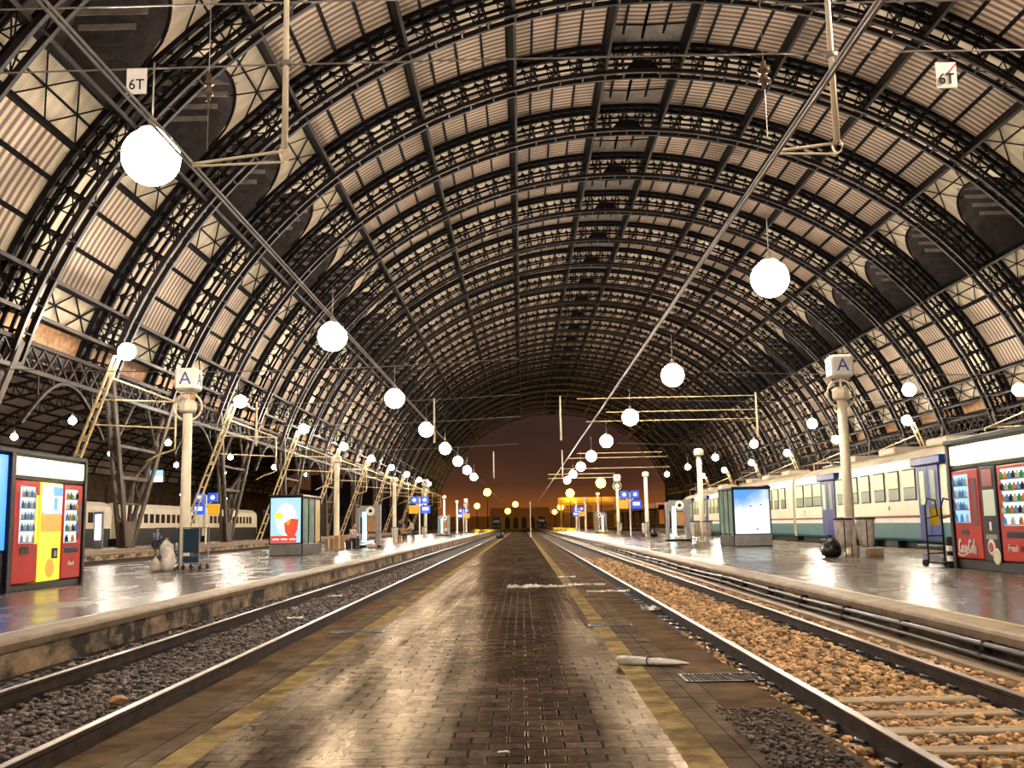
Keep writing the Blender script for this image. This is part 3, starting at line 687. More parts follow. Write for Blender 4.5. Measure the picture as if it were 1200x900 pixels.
# the two little 6T signs
for px, lb, red in (((160, 95), 'small 6T sign on the cross wire at the top left', False), ((1109, 88), 'small 6T sign with a red slash on the cross wire at the top right', True)):
    p = atY(px[0], px[1], YP-.03); root = empty('hanging_sign', p, label=lb, cat='sign')
    b = MB(); b.bbox(-.125, .125, 0, .015, -.165, .165, .004); b.build('sign_plate', M['white'], root)
    text_mesh('lettering', '6T', .19, M['black'], root, (0, -.004, -.05), (PI/2, 0, 0), xs=.92)
    if red:
        r = MB(); r.bar((.03, -.003, .03), (.12, -.003, .14), .02, .006, up=(0, 1, 0)); r.build('red_slash', mat('red_paint', (.6, .08, .03), .5), root)
# ------------------------------------------------------------------ night sky glow and distant ground
w = bpy.data.worlds.new('night'); bpy.context.scene.world = w; w.use_nodes = True; nt = w.node_tree; bg = nt.nodes['Background']
tc = nt.nodes.new('ShaderNodeTexCoord'); sp = nt.nodes.new('ShaderNodeSeparateXYZ'); nt.links.new(tc.outputs['Generated'], sp.inputs[0])
rp = nt.nodes.new('ShaderNodeValToRGB'); nt.links.new(sp.outputs['Z'], rp.inputs[0]); e = rp.color_ramp.elements
e[0].position = 0; e[0].color = (.34, .10, .016, 1); e[1].position = .6; e[1].color = (.022, .011, .009, 1)
for p_, c_ in ((.015, (.24, .07, .015, 1)), (.04, (.085, .032, .015, 1)), (.09, (.045, .021, .015, 1))): q = e.new(p_); q.color = c_
nz = nt.nodes.new('ShaderNodeTexNoise'); nz.inputs['Scale'].default_value = 9; nz.inputs['Detail'].default_value = 5; nt.links.new(tc.outputs['Generated'], nz.inputs['Vector'])
mr = nt.nodes.new('ShaderNodeMapRange'); mr.inputs['From Min'].default_value = .3; mr.inputs['From Max'].default_value = .7; mr.inputs['To Min'].default_value = .7; mr.inputs['To Max'].default_value = 1.25; nt.links.new(nz.outputs['Fac'], mr.inputs[0]); nt.links.new(mr.outputs[0], bg.inputs['Strength'])
nt.links.new(rp.outputs[0], bg.inputs['Color'])
sc = bpy.context.scene
sc.view_settings.view_transform = 'Standard'; sc.view_settings.look = 'None'; sc.view_settings.gamma = 1; sc.view_settings.use_curve_mapping = False; sc.view_settings.exposure = 0.12
# ------------------------------------------------------------------ more materials
M['red'] = mat('red_vending_enamel', (.6, .02, .01), .4, 0, .12, 2, spec=.2)
M['redlit'] = glow('red_lit_panel', (.85, .06, .03), .25)
M['header'] = glow('lit_header_panel', (1, .95, .62), 1.1)
M['bluelit'] = glow('blue_lit_panel', (.03, .22, 1), 2.0)
M['yellit'] = glow('yellow_lit_panel', (1, .8, .04), 1.1)
M['case'] = glow('white_lit_display_case', (.82, .93, 1), 1.0)
M['case2'] = glow('cool_lit_display_case', (.35, .65, 1), 1.1)
M['whitelit'] = glow('white_lit_panel', (.92, .97, 1), 1.5)
M['cyanlit'] = glow('cyan_lit_tube', (.6, .95, 1), 1.6)
M['orangelit'] = glow('orange_lit_sign', (1, .42, .02), .9)
M['bluesign'] = glow('blue_lit_sign', (.03, .12, .8), 1.0)
M['skyposter'] = glow('pale_blue_poster', (.5, .82, .95), .95)
M['pink'] = glow('red_poster_print', (.9, .1, .05), .9)
M['teal'] = mat('teal_coach_paint', (.012, .14, .15), .4, 0, .15, 1)
M['blue'] = mat('blue_coach_door_paint', (.008, .028, .2), .35, 0, .2, 1.5, spec=.25)
M['coach'] = mat('cream_coach_paint', (.86, .75, .54), .4, 0, .1, .8)
M['coachroof'] = mat('beige_coach_roof', (.66, .57, .43), .6, 0, .2, .6)
M['maroon'] = mat('maroon_stripe', (.16, .04, .04), .5)
M['winlit'] = glow('lit_carriage_window', (.62, .7, .28), .6)
M['windim'] = glow('dim_carriage_window', (.3, .36, .16), .35)
M['darkglass'] = mat('dark_window_glass', (.03, .025, .02), .1)
M['frame'] = mat('dark_frame', (.014, .013, .013), .45, 0, .3, spec=.2)
M['grey'] = mat('grey_metal', (.28, .27, .26), .45, .2, .2)
M['glassg'] = mat('greenish_shelter_glass', (.30, .48, .42), .12, 0, .3, 1.5)
M['gold'] = mat('golden_panel', (.55, .36, .08), .4, 0, .2, 2)
M['bluegrey'] = mat('dark_blue_trolley_paint', (.02, .05, .08), .35, .2, .3)
M['plastic'] = mat('crumpled_white_plastic', (.72, .64, .56), .45, 0, .3, 6, bump=.6, bscale=14)
M['blackbag'] = mat('black_bin_bag', (.012, .012, .015), .25, 0, .3, 5, bump=.8, bscale=12)
M['paper'] = mat('creased_newsprint', (.85, .80, .72), .7, 0, .15, 7, bump=.3, bscale=18, dirt=(.3, .25, .22), dirt_amt=.4, dscale=9)
M['card'] = mat('brown_cardboard', (.42, .22, .09), .7, 0, .2, 3)
M['skin'] = mat('skin', (.48, .27, .18), .5, 0, .1)
M['hair'] = mat('dark_hair', (.03, .02, .015), .6, 0, .3, 20)
M['cloth_w'] = mat('pale_cloth', (.6, .5, .42), .8, 0, .2, 5)
M['cloth_d'] = mat('dark_cloth', (.03, .03, .045), .8, 0, .3, 5)
M['cloth_b'] = mat('brown_cloth', (.35, .2, .1), .8, 0, .2, 5)
M['cloth_u'] = mat('light_blue_cloth', (.2, .32, .6), .8, 0, .2, 5)
M['signblue'] = mat('blue_letter_paint', (.05, .08, .35), .5)
M['yellow'] = mat('yellow_plastic', (.75, .5, .03), .4, 0, .1)
M['beige_lit'] = glow('pale_lit_menu', (.75, .72, .5), .6)
rotR = (PI/2, 0, -PI/2)        # lettering facing -X
rotL = (PI/2, 0, PI/2)         # lettering facing +X

# ------------------------------------------------------------------ vending kiosks
SC = {'C': [[(.42,.75),(.3,.95),(.12,.85),(.02,.5),(.1,.12),(.3,.02),(.46,.2)]], 'o': [[(.25,.5),(.08,.42),(.05,.18),(.2,.02),(.36,.15),(.36,.38),(.25,.5),(.38,.5)]],
      'c': [[(.32,.42),(.2,.5),(.06,.35),(.06,.12),(.2,.02),(.36,.12)]], 'a': [[(.32,.45),(.15,.5),(.04,.28),(.12,.04),(.28,.12),(.34,.48),(.33,.12),(.44,.04)]],
      '-': [[(.02,.3),(.26,.34)]], 'l': [[(.05,.1),(.25,.7),(.2,1.0),(.08,.8),(.1,.15),(.26,.04)]]}
def script(name, s, h, m, parent, org, ax, w):
    """brush-script lettering as thick joined strokes on a plane: org + ax*u + z*v"""
    b = MB(); x = 0; ax = Vector(ax); nrm = ax.cross(Vector((0, 0, 1)))
    for ch in s:
        for st in SC[ch]:
            pts = [Vector(org)+ax*((x+u+.18*v)*h)+Vector((0, 0, v*h)) for u, v in st]
            for i in range(len(pts)-1): b.bar(pts[i], pts[i+1], w, .006, up=tuple(nrm))
        x += {'C': .5, '-': .3, 'l': .26}.get(ch, .4)
    return b.build(name, m, parent)
def kiosk_part(root, nm, s, x, y0, y1, z0, z1, d0, d1, m, bev=.01):
    """box on a kiosk face; s is the side the face looks to, d0..d1 the distance out of the face"""
    b = MB(); a, c = x+s*d0, x+s*d1; b.bbox(min(a, c), max(a, c), y0, y1, z0, z1, min(bev, abs(c-a)*.4, (y1-y0)*.4, (z1-z0)*.4)); return b.build(nm, m, root)
def drinks_case(root, s, x, y0, y1, z0, z1, m, rows, cols, pal):
    kiosk_part(root, 'display_window', s, x, y0, y1, z0, z1, .055, .06, m)
    for r in range(rows):
        zz = z0+(z1-z0)*r/rows
        kiosk_part(root, 'shelf', s, x, y0, y1, zz+.01, zz+.03, .06, .10, M['grey'])
        for c in range(cols):
            if r == 0 and c % 2: continue
            yy = y0+(y1-y0)*(c+.5)/cols; k = MB(); h = (z1-z0)/rows*.62; rr = (y1-y0)/cols*.27
            k.lathe((x+s*.085, yy, zz+.03), [(rr, 0), (rr, h*.6), (rr*.45, h*.8), (rr*.4, h)], 8); k.build('drink_bottle', pal[(r*3+c) % len(pal)], root)
pal = [mat('dark_cola', (.05, .02, .015), .2), mat('clear_blue_drink', (.1, .3, .6), .2), mat('orange_drink', (.7, .25, .03), .2), mat('green_drink', (.05, .3, .1), .2), mat('pale_drink', (.6, .6, .5), .2)]
def machine(nm, s, x, y0, y1, label, body, z0=.52, z1=2.58):
    root = empty(nm, (0, 0, 0), label=label, cat='vending machine')
    kiosk_part(root, 'body', s, x, y0+.01, y1-.01, z0, z1, -.75, .05, body, .02)
    return root
# left kiosk ------------------------------------------------
x, s = -10.1, 1
root = empty('vending_kiosk', label='dark-framed kiosk with a lit cream header on the left platform, at the left edge', cat='kiosk')
b = MB()
for y0, y1 in ((17.5, 17.62), (19.55, 19.72), (22.88, 23.0)): b.bbox(x-1.5, x+.08, y0, y1, PZ, 3.12, .01)
b.bbox(x-1.5, x+.08, 17.5, 23.0, 3.1, 3.2, .02); b.bbox(x-1.5, x-.8, 17.62, 22.9, .4, 3.1, .01); b.bbox(x-1.5, x+.02, 17.5, 23.0, PZ, .5, .01); b.bbox(x-.8, x+.04, 19.7, 22.9, 2.6, 2.68, .01)
b.build('frame', M['frame'], root)
kiosk_part(root, 'lit_header', s, x, 19.76, 22.85, 2.69, 3.06, -.1, .06, M['header'])
root = empty('blue_display', label='glowing blue display panel at the very left edge of the photo', cat='display'); kiosk_part(root, 'lit_screen', s, x, 17.65, 19.5, 1.2, 3.05, -.1, .03, M['bluelit']); kiosk_part(root, 'lower_panel', s, x, 17.65, 19.5, .51, 1.18, -.1, .02, M['frame'])
r = machine('vending_machine', s, x, 19.76, 20.82, 'red drinks machine left of the yellow coffee machine on the left platform', M['red'])
drinks_case(r, s, x, 19.98, 20.58, 1.32, 2.46, M['case'], 5, 5, [pal[4], pal[1]]); kiosk_part(r, 'dispensing_slot', s, x, 20.08, 20.42, 1.1, 1.24, .04, .06, M['black']); kiosk_part(r, 'price_panel', s, x, 20.62, 20.76, 1.3, 2.3, .045, .06, M['yellit'])
r = machine('coffee_machine', s, x, 20.84, 21.86, 'bright yellow coffee machine between two red machines on the left platform', M['yellit'])
kiosk_part(r, 'top_advert', s, x, 20.9, 21.8, 1.95, 2.55, .05, .07, M['whitelit']); kiosk_part(r, 'blue_print', s, x, 21.35, 21.78, 2.3, 2.5, .07, .075, M['bluelit']); kiosk_part(r, 'blue_bottle_print', s, x, 21.4, 21.58, 2.0, 2.26, .07, .075, M['bluelit'])
kiosk_part(r, 'amber_panel', s, x, 20.9, 21.8, 1.55, 1.93, .05, .065, M['orangelit']); kiosk_part(r, 'white_trim', s, x, 20.9, 21.8, 1.9, 1.96, .05, .08, M['white']); kiosk_part(r, 'control_panel', s, x, 21.42, 21.68, .98, 1.2, .05, .07, M['black']); kiosk_part(r, 'cup_slot', s, x, 21.5, 21.62, 1.02, 1.14, .07, .075, M['grey'])
b = MB(); b.lathe((0, 0, 0), [(.12, 0), (.2, .004)], 14); o = b.build('orange_print', M['orangelit'], r); o.location = (x+.055, 21.35, .78); o.rotation_euler = (0, PI/2, 0)
r = machine('vending_machine', s, x, 21.88, 22.85, 'red snack machine right of the yellow coffee machine on the left platform', M['red'])
drinks_case(r, s, x, 21.95, 22.55, 1.3, 2.46, M['case'], 5, 4, pal); kiosk_part(r, 'coin_panel', s, x, 22.6, 22.78, 1.4, 2.2, .045, .06, M['maroon']); kiosk_part(r, 'dispensing_slot', s, x, 22.0, 22.7, 1.08, 1.2, .04, .06, M['black']); text_mesh('lettering', 'Fresh', .14, M['white'], r, (x+.058, 22.35, .85), rotL, shear=.3)
# right kiosk -----------------------------------------------
x, s = 9.65, -1
root = empty('vending_kiosk', label='dark-framed kiosk with a lit cream header on the right platform, at the right edge', cat='kiosk')
b = MB()
for y0, y1 in ((17.3, 17.42), (22.44, 22.58)): b.bbox(x-.08, x+1.5, y0, y1, PZ, 3.1, .01)
b.bbox(x-.1, x+1.55, 17.3, 22.62, 3.08, 3.2, .02); b.bbox(x+.8, x+1.5, 17.4, 22.5, .4, 3.1, .01); b.bbox(x-.02, x+1.5, 17.3, 22.58, PZ, .58, .01); b.bbox(x-.04, x+.8, 17.4, 22.5, 2.52, 2.6, .01)
b.build('frame', M['frame'], root)
kiosk_part(root, 'lit_header', s, x, 17.5, 22.4, 2.62, 3.04, -.1, .06, M['header'])
r = machine('vending_machine', s, x, 21.12, 22.42, 'red cola machine with white script logo, left one on the right platform', M['red'], .6, 2.5)
drinks_case(r, s, x, 21.6, 22.3, 1.36, 2.4, M['case2'], 4, 5, [pal[4], pal[1], pal[1]]); kiosk_part(r, 'dispensing_slot', s, x, 21.75, 22.1, 1.1, 1.2, .04, .06, M['black']); kiosk_part(r, 'coin_panel', s, x, 21.25, 21.42, 1.3, 2.3, .045, .06, M['maroon'])
script('script_logo', 'Coca-Cola', .3, M['white'], r, (x-.06, 22.3, .72), (0, -.8, 0), .045)
sw = MB(); P_ = [Vector((x-.06, 22.35-.9*i/8, .70-.045*math.sin(i/8*2*PI))) for i in range(9)]
for i in range(8): sw.bar(P_[i], P_[i+1], .03, .006, up=(1, 0, 0))
sw.build('logo_swash', M['white'], r)
r = machine('coffee_machine', s, x, 20.34, 21.1, 'black coffee machine between the two red machines on the right platform', M['black'], .56, 2.52)
kiosk_part(r, 'top_advert', s, x, 20.5, 20.95, 2.1, 2.45, .05, .06, M['redlit']); kiosk_part(r, 'menu_panel', s, x, 20.45, 20.95, 1.5, 2.03, .05, .06, M['beige_lit']); kiosk_part(r, 'cup_slot', s, x, 20.66, 20.74, 1.2, 1.38, .05, .07, M['white']); kiosk_part(r, 'label_plate', s, x, 20.45, 20.95, 1.02, 1.12, .05, .06, M['grey'])
for yy, zz, mm in ((20.75, .86, M['cream']), (20.75, .86, M['redlit']), (20.55, .68, M['cream'])):
    b = MB(); b.lathe((0, 0, 0), [(.17 if mm is M['cream'] else .1, 0), (.14 if mm is M['cream'] else .08, .015)], 18); o = b.build('cup_print', mm, r); o.location = (x-.05 if mm is M['cream'] else x-.066, yy, zz); o.rotation_euler = (0, -PI/2, 0)
r = machine('vending_machine', s, x, 18.5, 20.3, 'red snack machine with lit shelves at the right edge of the photo', M['red'], .6, 2.5)
drinks_case(r, s, x, 18.95, 20.1, 1.3, 2.42, M['case'], 5, 7, pal); kiosk_part(r, 'dispensing_slot', s, x, 19.0, 20.05, 1.06, 1.18, .04, .06, M['black']); kiosk_part(r, 'keypad', s, x, 18.62, 18.82, 1.5, 2.0, .045, .06, M['grey'])
text_mesh('lettering', 'Fresh', .2, M['white'], r, (x-.056, 19.85, .86), rotR, shear=.3); text_mesh('lettering', 'TIME', .16, M['black'], r, (x-.056, 19.4, .84), rotR, shear=.2)

# ------------------------------------------------------------------ posts
def make_post(sign):
    root = empty('platform_post'); p = MB(); top = 5.1-PZ
    p.smooth = True; p.lathe((0, 0, 0), [(.22, 0), (.22, .1), (.165, .14), (.155, 1.2), (.14, top)], 20); p.build('pole', M['cream'], root)
    c = MB(); c.lathe((0, 0, top), [(.14, 0), (.26, .06), (.28, .12), (.28, .32), (.2, .42), (.06, .44)], 8); c.build('capital', M['cream'], root)
    if sign:
        r = MB(); r.smooth = True; r.tube([(.43*math.cos(t/32*2*PI), 0, top+.22+.43*math.sin(t/32*2*PI)) for t in range(32)], .035, 8, closed=True); r.build('ring', M['cream'], root)
        q = MB(); q.tube([(0, 0, top+.42), (0, 0, top+.75)], .035, 8); q.build('sign_stem', M['cream'], root)
        b = MB(); b.bbox(-.34, .34, -.34, .34, top+.72, top+1.4, .06); sg = b.build('cube_sign', M['white'], root)
        for rot, loc in (((PI/2, 0, 0), (0, -.343, top+1.06)), ((PI/2, 0, PI/2), (.343, 0, top+1.06)), ((PI/2, 0, -PI/2), (-.343, 0, top+1.06))):
            text_mesh('letter', 'A', .56, M['signblue'], sg, loc, rot)
    return root
pa, pb = make_post(True), make_post(False); used = set()
for xx, yy, k, lb in ((-10.3, 30.6, 1, 'tall cream post topped by a ring and an A cube, left platform'), (9.93, 30.6, 1, 'tall cream post topped by a ring and an A cube, right platform'),
                   (-10.3, 55.7, 0, 'plain cream post behind the cardboard boxes and the seated person'), (-10.3, 81, 0, 'plain cream post on the left platform beside the group of people'), (-10.3, 107, 1, 'distant post with a cube sign on the left platform'),
                   (-10.3, 133, 0, 'fourth plain cream post along the left platform'), (-10.3, 159, 0, 'fifth plain cream post along the left platform'), (-10.3, 185, 1, 'farthest post with a cube sign on the left platform'),
                   (9.93, 55.7, 0, 'plain cream post rising beside the bags just left of the round-topped advertising kiosk'), (9.93, 80, 0, 'plain cream post on the right platform beside the blue sign boards'), (9.93, 104, 1, 'distant post with a cube sign on the right platform'),
                   (9.93, 131, 0, 'third plain cream post along the right platform'), (9.93, 157, 0, 'fourth plain cream post along the right platform'), (9.93, 183, 0, 'fifth plain cream post along the right platform')):
    t = pa if k else pb; o = t if k not in used else dup(t); used.add(k); o.location = (xx, yy, PZ); tag(o, lb, 'post')

# sign boards on Y-shaped stands
def make_boards(sw):
    root = empty('sign_stand'); p = MB(); p.tube([(0, 0, 0), (0, 0, 3.9)], .07, 8)
    for k in (-1, 1): p.bar((0, 0, 3.1), (k*.45, 0, 3.4), .08)
    p.build('stand', M['white'], root)
    for k in (-1, 1):
        b = MB(); b.bbox(k*.5-.36, k*.5+.36, -.1, .1, 3.35, 4.05, .03); o = b.build('small_board', M['bluesign'], root)
        c = MB(); c.lathe((0, 0, 0), [(.17, 0), (.15, .01)], 14); q = c.build('white_symbol', M['whitelit'], o); q.location = (k*.5, -.1, 3.7); q.rotation_euler = (PI/2, 0, 0)
        b = MB(); b.bbox(k*.58-.45, k*.58+.45, -.1, .1, 2.4, 3.2, .05); b.build('orange_board' if k == sw else 'blue_board', M['orangelit'] if k == sw else M['bluesign'], root)
        if k != sw: b = MB(); b.bbox(k*.58-.3, k*.58+.3, -.12, -.1, 2.7, 3.0, .008); b.build('white_symbol', M['whitelit'], root)
    return root
for sw, xx, yy, lb in ((-1, -9.9, 97, 'stand of blue and orange sign boards on the left platform among the people'), (-1, 9.9, 92, 'stand of blue and orange sign boards on the right platform'), (1, -24.6, 78, 'blue and orange sign boards on the far left platform behind the A post'),
                       (1, -9.9, 170, 'tiny distant sign boards on the left platform'), (1, 9.9, 175, 'tiny distant sign boards on the right platform')):
    b = make_boards(sw); b.location = (xx, yy, PZ); tag(b, lb, 'sign')

# ------------------------------------------------------------------ advertising kiosks
def ad_kiosk(x0, x1, y, l, label, lit, side, curved):
    root = empty('advertising_kiosk', (x0, y, PZ), label=label, cat='kiosk'); W = x1-x0; H = 2.62
    b = MB(); b.bbox(0, W, 0, .14, 0, H, .02); b.bbox(0, W, 0, l, 0, .5, .03); b.bbox(-.03, W+.03, -.04, l, H-.12, H, .03)
    for k in range(4): b.bbox(0, .08, l*k/3.2, l*k/3.2+.1, .5, H-.1, .01); b.bbox(W-.08, W, l*k/3.2, l*k/3.2+.1, .5, H-.1, .01)
    b.build('frame', M['frame'], root)
    q = MB(); q.bbox(.03, W-.03, -.1 if curved else -.06, .0, .03, .5, .01); q.build('plinth', M['grey'], root)
    f = MB(); n = 10
    for i in range(n):
        a0, a1 = i/n, (i+1)/n; yy = lambda t: -.03-(.16*math.sin(PI*t) if curved else 0)
        f.add([(.07+(W-.14)*a0, yy(a0), .55), (.07+(W-.14)*a1, yy(a1), .55), (.07+(W-.14)*a1, yy(a1), H-.14), (.07+(W-.14)*a0, yy(a0), H-.14), (.07+(W-.14)*a0, .02, .55), (.07+(W-.14)*a1, .02, .55), (.07+(W-.14)*a1, .02, H-.14), (.07+(W-.14)*a0, .02, H-.14)], [(0, 1, 2, 3), (0, 4, 5, 1), (3, 2, 6, 7)])
    po = f.build('lit_poster', lit, root)
    for i in range(3):
        g_ = MB(); gx = W-.04 if side > 0 else .03; g_.box(gx-.01, gx+.01, l*i/3.2+.12, l*(i+1)/3.2-.04, .55, H-.15); g_.build('glass_panel', M['gold'] if i == 2 and side > 0 else M['glassg'], root)
    return root, W, H
# poster whose print fades from blue at the top-left to white
pm = bpy.data.materials.new('blue_to_white_poster_print'); pm.use_nodes = True; nt = pm.node_tree; b = nt.nodes['Principled BSDF']; tcn = nt.nodes.new('ShaderNodeTexCoord'); sx = nt.nodes.new('ShaderNodeSeparateXYZ'); nt.links.new(tcn.outputs['Object'], sx.inputs[0])
nz = nt.nodes.new('ShaderNodeTexNoise'); nz.inputs['Scale'].default_value = 1.3; nt.links.new(tcn.outputs['Object'], nz.inputs['Vector'])
ad = nt.nodes.new('ShaderNodeMath'); ad.operation = 'MULTIPLY_ADD'; nt.links.new(nz.outputs['Fac'], ad.inputs[0]); ad.inputs[1].default_value = 1.3; nt.links.new(sx.outputs['Z'], ad.inputs[2])
sb = nt.nodes.new('ShaderNodeMath'); sb.operation = 'MULTIPLY_ADD'; nt.links.new(sx.outputs['X'], sb.inputs[0]); sb.inputs[1].default_value = -.35; nt.links.new(ad.outputs[0], sb.inputs[2])
cr = nt.nodes.new('ShaderNodeValToRGB'); nt.links.new(sb.outputs[0], cr.inputs[0]); mrr = nt.nodes.new('ShaderNodeMapRange'); mrr.inputs['From Min'].default_value = 1.3; mrr.inputs['From Max'].default_value = 3.1; nt.links.new(sb.outputs[0], mrr.inputs[0]); nt.links.new(mrr.outputs[0], cr.inputs[0])
cr.color_ramp.elements[0].color = (.9, 1, .95, 1); cr.color_ramp.elements[0].position = .45; cr.color_ramp.elements[1].color = (.02, .3, .9, 1); cr.color_ramp.elements[1].position = .8
b.inputs['Base Color'].default_value = (.1, .1, .1, 1); nt.links.new(cr.outputs[0], b.inputs['Emission Color']); b.inputs['Emission Strength'].default_value = 1.0
root, W, H = ad_kiosk(-10.95, -9.5, 43.4, 4.2, 'lit advertising kiosk with a poster of a red drink cup, on the left platform', M['skyposter'], 1, False)
def flat(nm, pts, y, m, parent): b = MB(); b.poly([(p[0], y, p[1]) for p in pts], (0, -.008, 0)); return b.build(nm, m, parent)
flat('white_burst', [(.3+.9*(.5+.5*math.cos(a/16*2*PI))*1.0, 1.55+.7*math.sin(a/16*2*PI)) for a in range(16)], -.032, M['whitelit'], root)
flat('red_cup_print', [(.66, 1.4), (.7, 1.0), (.85, .82), (1.1, .8), (1.24, 1.1), (1.28, 1.55), (1.0, 1.6)], -.046, M['pink'], root)
flat('amber_drink_print', [(.74, 1.35), (.86, 1.3), (.96, 1.5), (.82, 1.55)], -.056, M['orangelit'], root)
flat('lemon_print', [(.45+.17*math.cos(a/12*2*PI), 1.72+.15*math.sin(a/12*2*PI)) for a in range(12)], -.046, M['yellit'], root)
flat('red_band_print', [(.08, .56), (1.2, .56), (1.2, .86), (.08, .86)], -.034, M['pink'], root)
for k in range(3): flat('white_lettering_print', [(.18+.36*k, .68), (.44+.36*k, .68), (.44+.36*k, .73), (.18+.36*k, .73)], -.046, M['whitelit'], root)
root, W, H = ad_kiosk(9.3, 10.98, 44.4, 3.2, 'round-fronted advertising kiosk with a blue and white lit poster, on the right platform', pm, -1, True)
for px, pz in ((.75, 1.75), (1.2, 1.8), (1.0, .75)): flat('small_print', [(px-.06, pz), (px, pz-.03), (px+.06, pz), (px, pz+.04)], -.2, M['signblue'], root)

# information totems with a round logo and a lit tube
def totem(x, y, label, flip):
    root = empty('information_totem', (x, y, PZ), label=label, cat='totem'); f = -1 if flip else 1
    def bx(nm, a, b_, z0, z1, m, d=.12): q = MB(); q.bbox(min(f*a, f*b_), max(f*a, f*b_), -d, d, z0, z1, .015); return q.build(nm, m, root)
    bx('side_slab', -.72, -.5, .1, 2.3, M['grey']); bx('lit_tube', -.34, -.12, .3, 2.05, M['cyanlit'], .16); bx('back_panel', -.1, .42, .9, 1.7, M['card']); bx('side_slab', .42, .72, .05, 2.45, M['grey'], .2); bx('base', -.75, .75, 0, .12, M['black'], .3); bx('cross_rail', -.5, .42, .4, .5, M['grey']); bx('head_panel', -.5, .42, 1.75, 2.4, M['grey'], .06)
    c = MB(); c.lathe((0, 0, 0), [(.26, 0), (.25, .03)], 24); o = c.build('round_logo', M['white'], root); o.location = (f*.12, -.07, 2.1); o.rotation_euler = (PI/2, 0, 0)
    c = MB(); c.lathe((0, 0, 0), [(.11, 0), (.1, .03)], 16); o = c.build('logo_centre', M['black'], root); o.location = (f*.12, -.09, 2.1); o.rotation_euler = (PI/2, 0, 0)
    return root
totem(-8.95, 58.5, 'grey information totem with a glowing tube and a round logo on the left platform', False)
totem(9.2, 59.5, 'grey information totem with a glowing tube and a round logo on the right platform', False)
totem(-9.2, 118, 'distant information totem with a glowing tube on the left platform', False); totem(9.2, 118, 'distant information totem with a glowing tube on the right platform', True)
b = MB(); b.bbox(-.35, .35, -.1, .1, 0, 2.7, .03); o = b.build('frame', M['grey'], empty('lit_panel', (-31.5, 74.5, PZ), label='white glowing upright panel on the far left platform beside the coach', cat='display')); q = MB(); q.bbox(-.24, .24, -.14, -.1, .6, 2.5, .01); q.build('lit_face', M['whitelit'], o.parent)
r = empty('departure_screen', atY(184, 558, 76), label='blue and white departure screen hanging behind the A post on the left', cat='display'); q = MB(); q.bbox(-.55, .55, -.1, .1, -.5, .5, .03); q.build('frame', M['frame'], r); q = MB(); q.bbox(-.5, .5, -.13, -.1, .02, .45, .008); q.build('upper_screen', M['skyposter'], r); q = MB(); q.bbox(-.5, .5, -.13, -.1, -.45, 0, .008); q.build('lower_screen', M['whitelit'], r); q = MB(); q.tube([(0, 0, .5), (0, 0, 3.2)], .04, 6); q.build('hanging_rod', M['cable'], r)

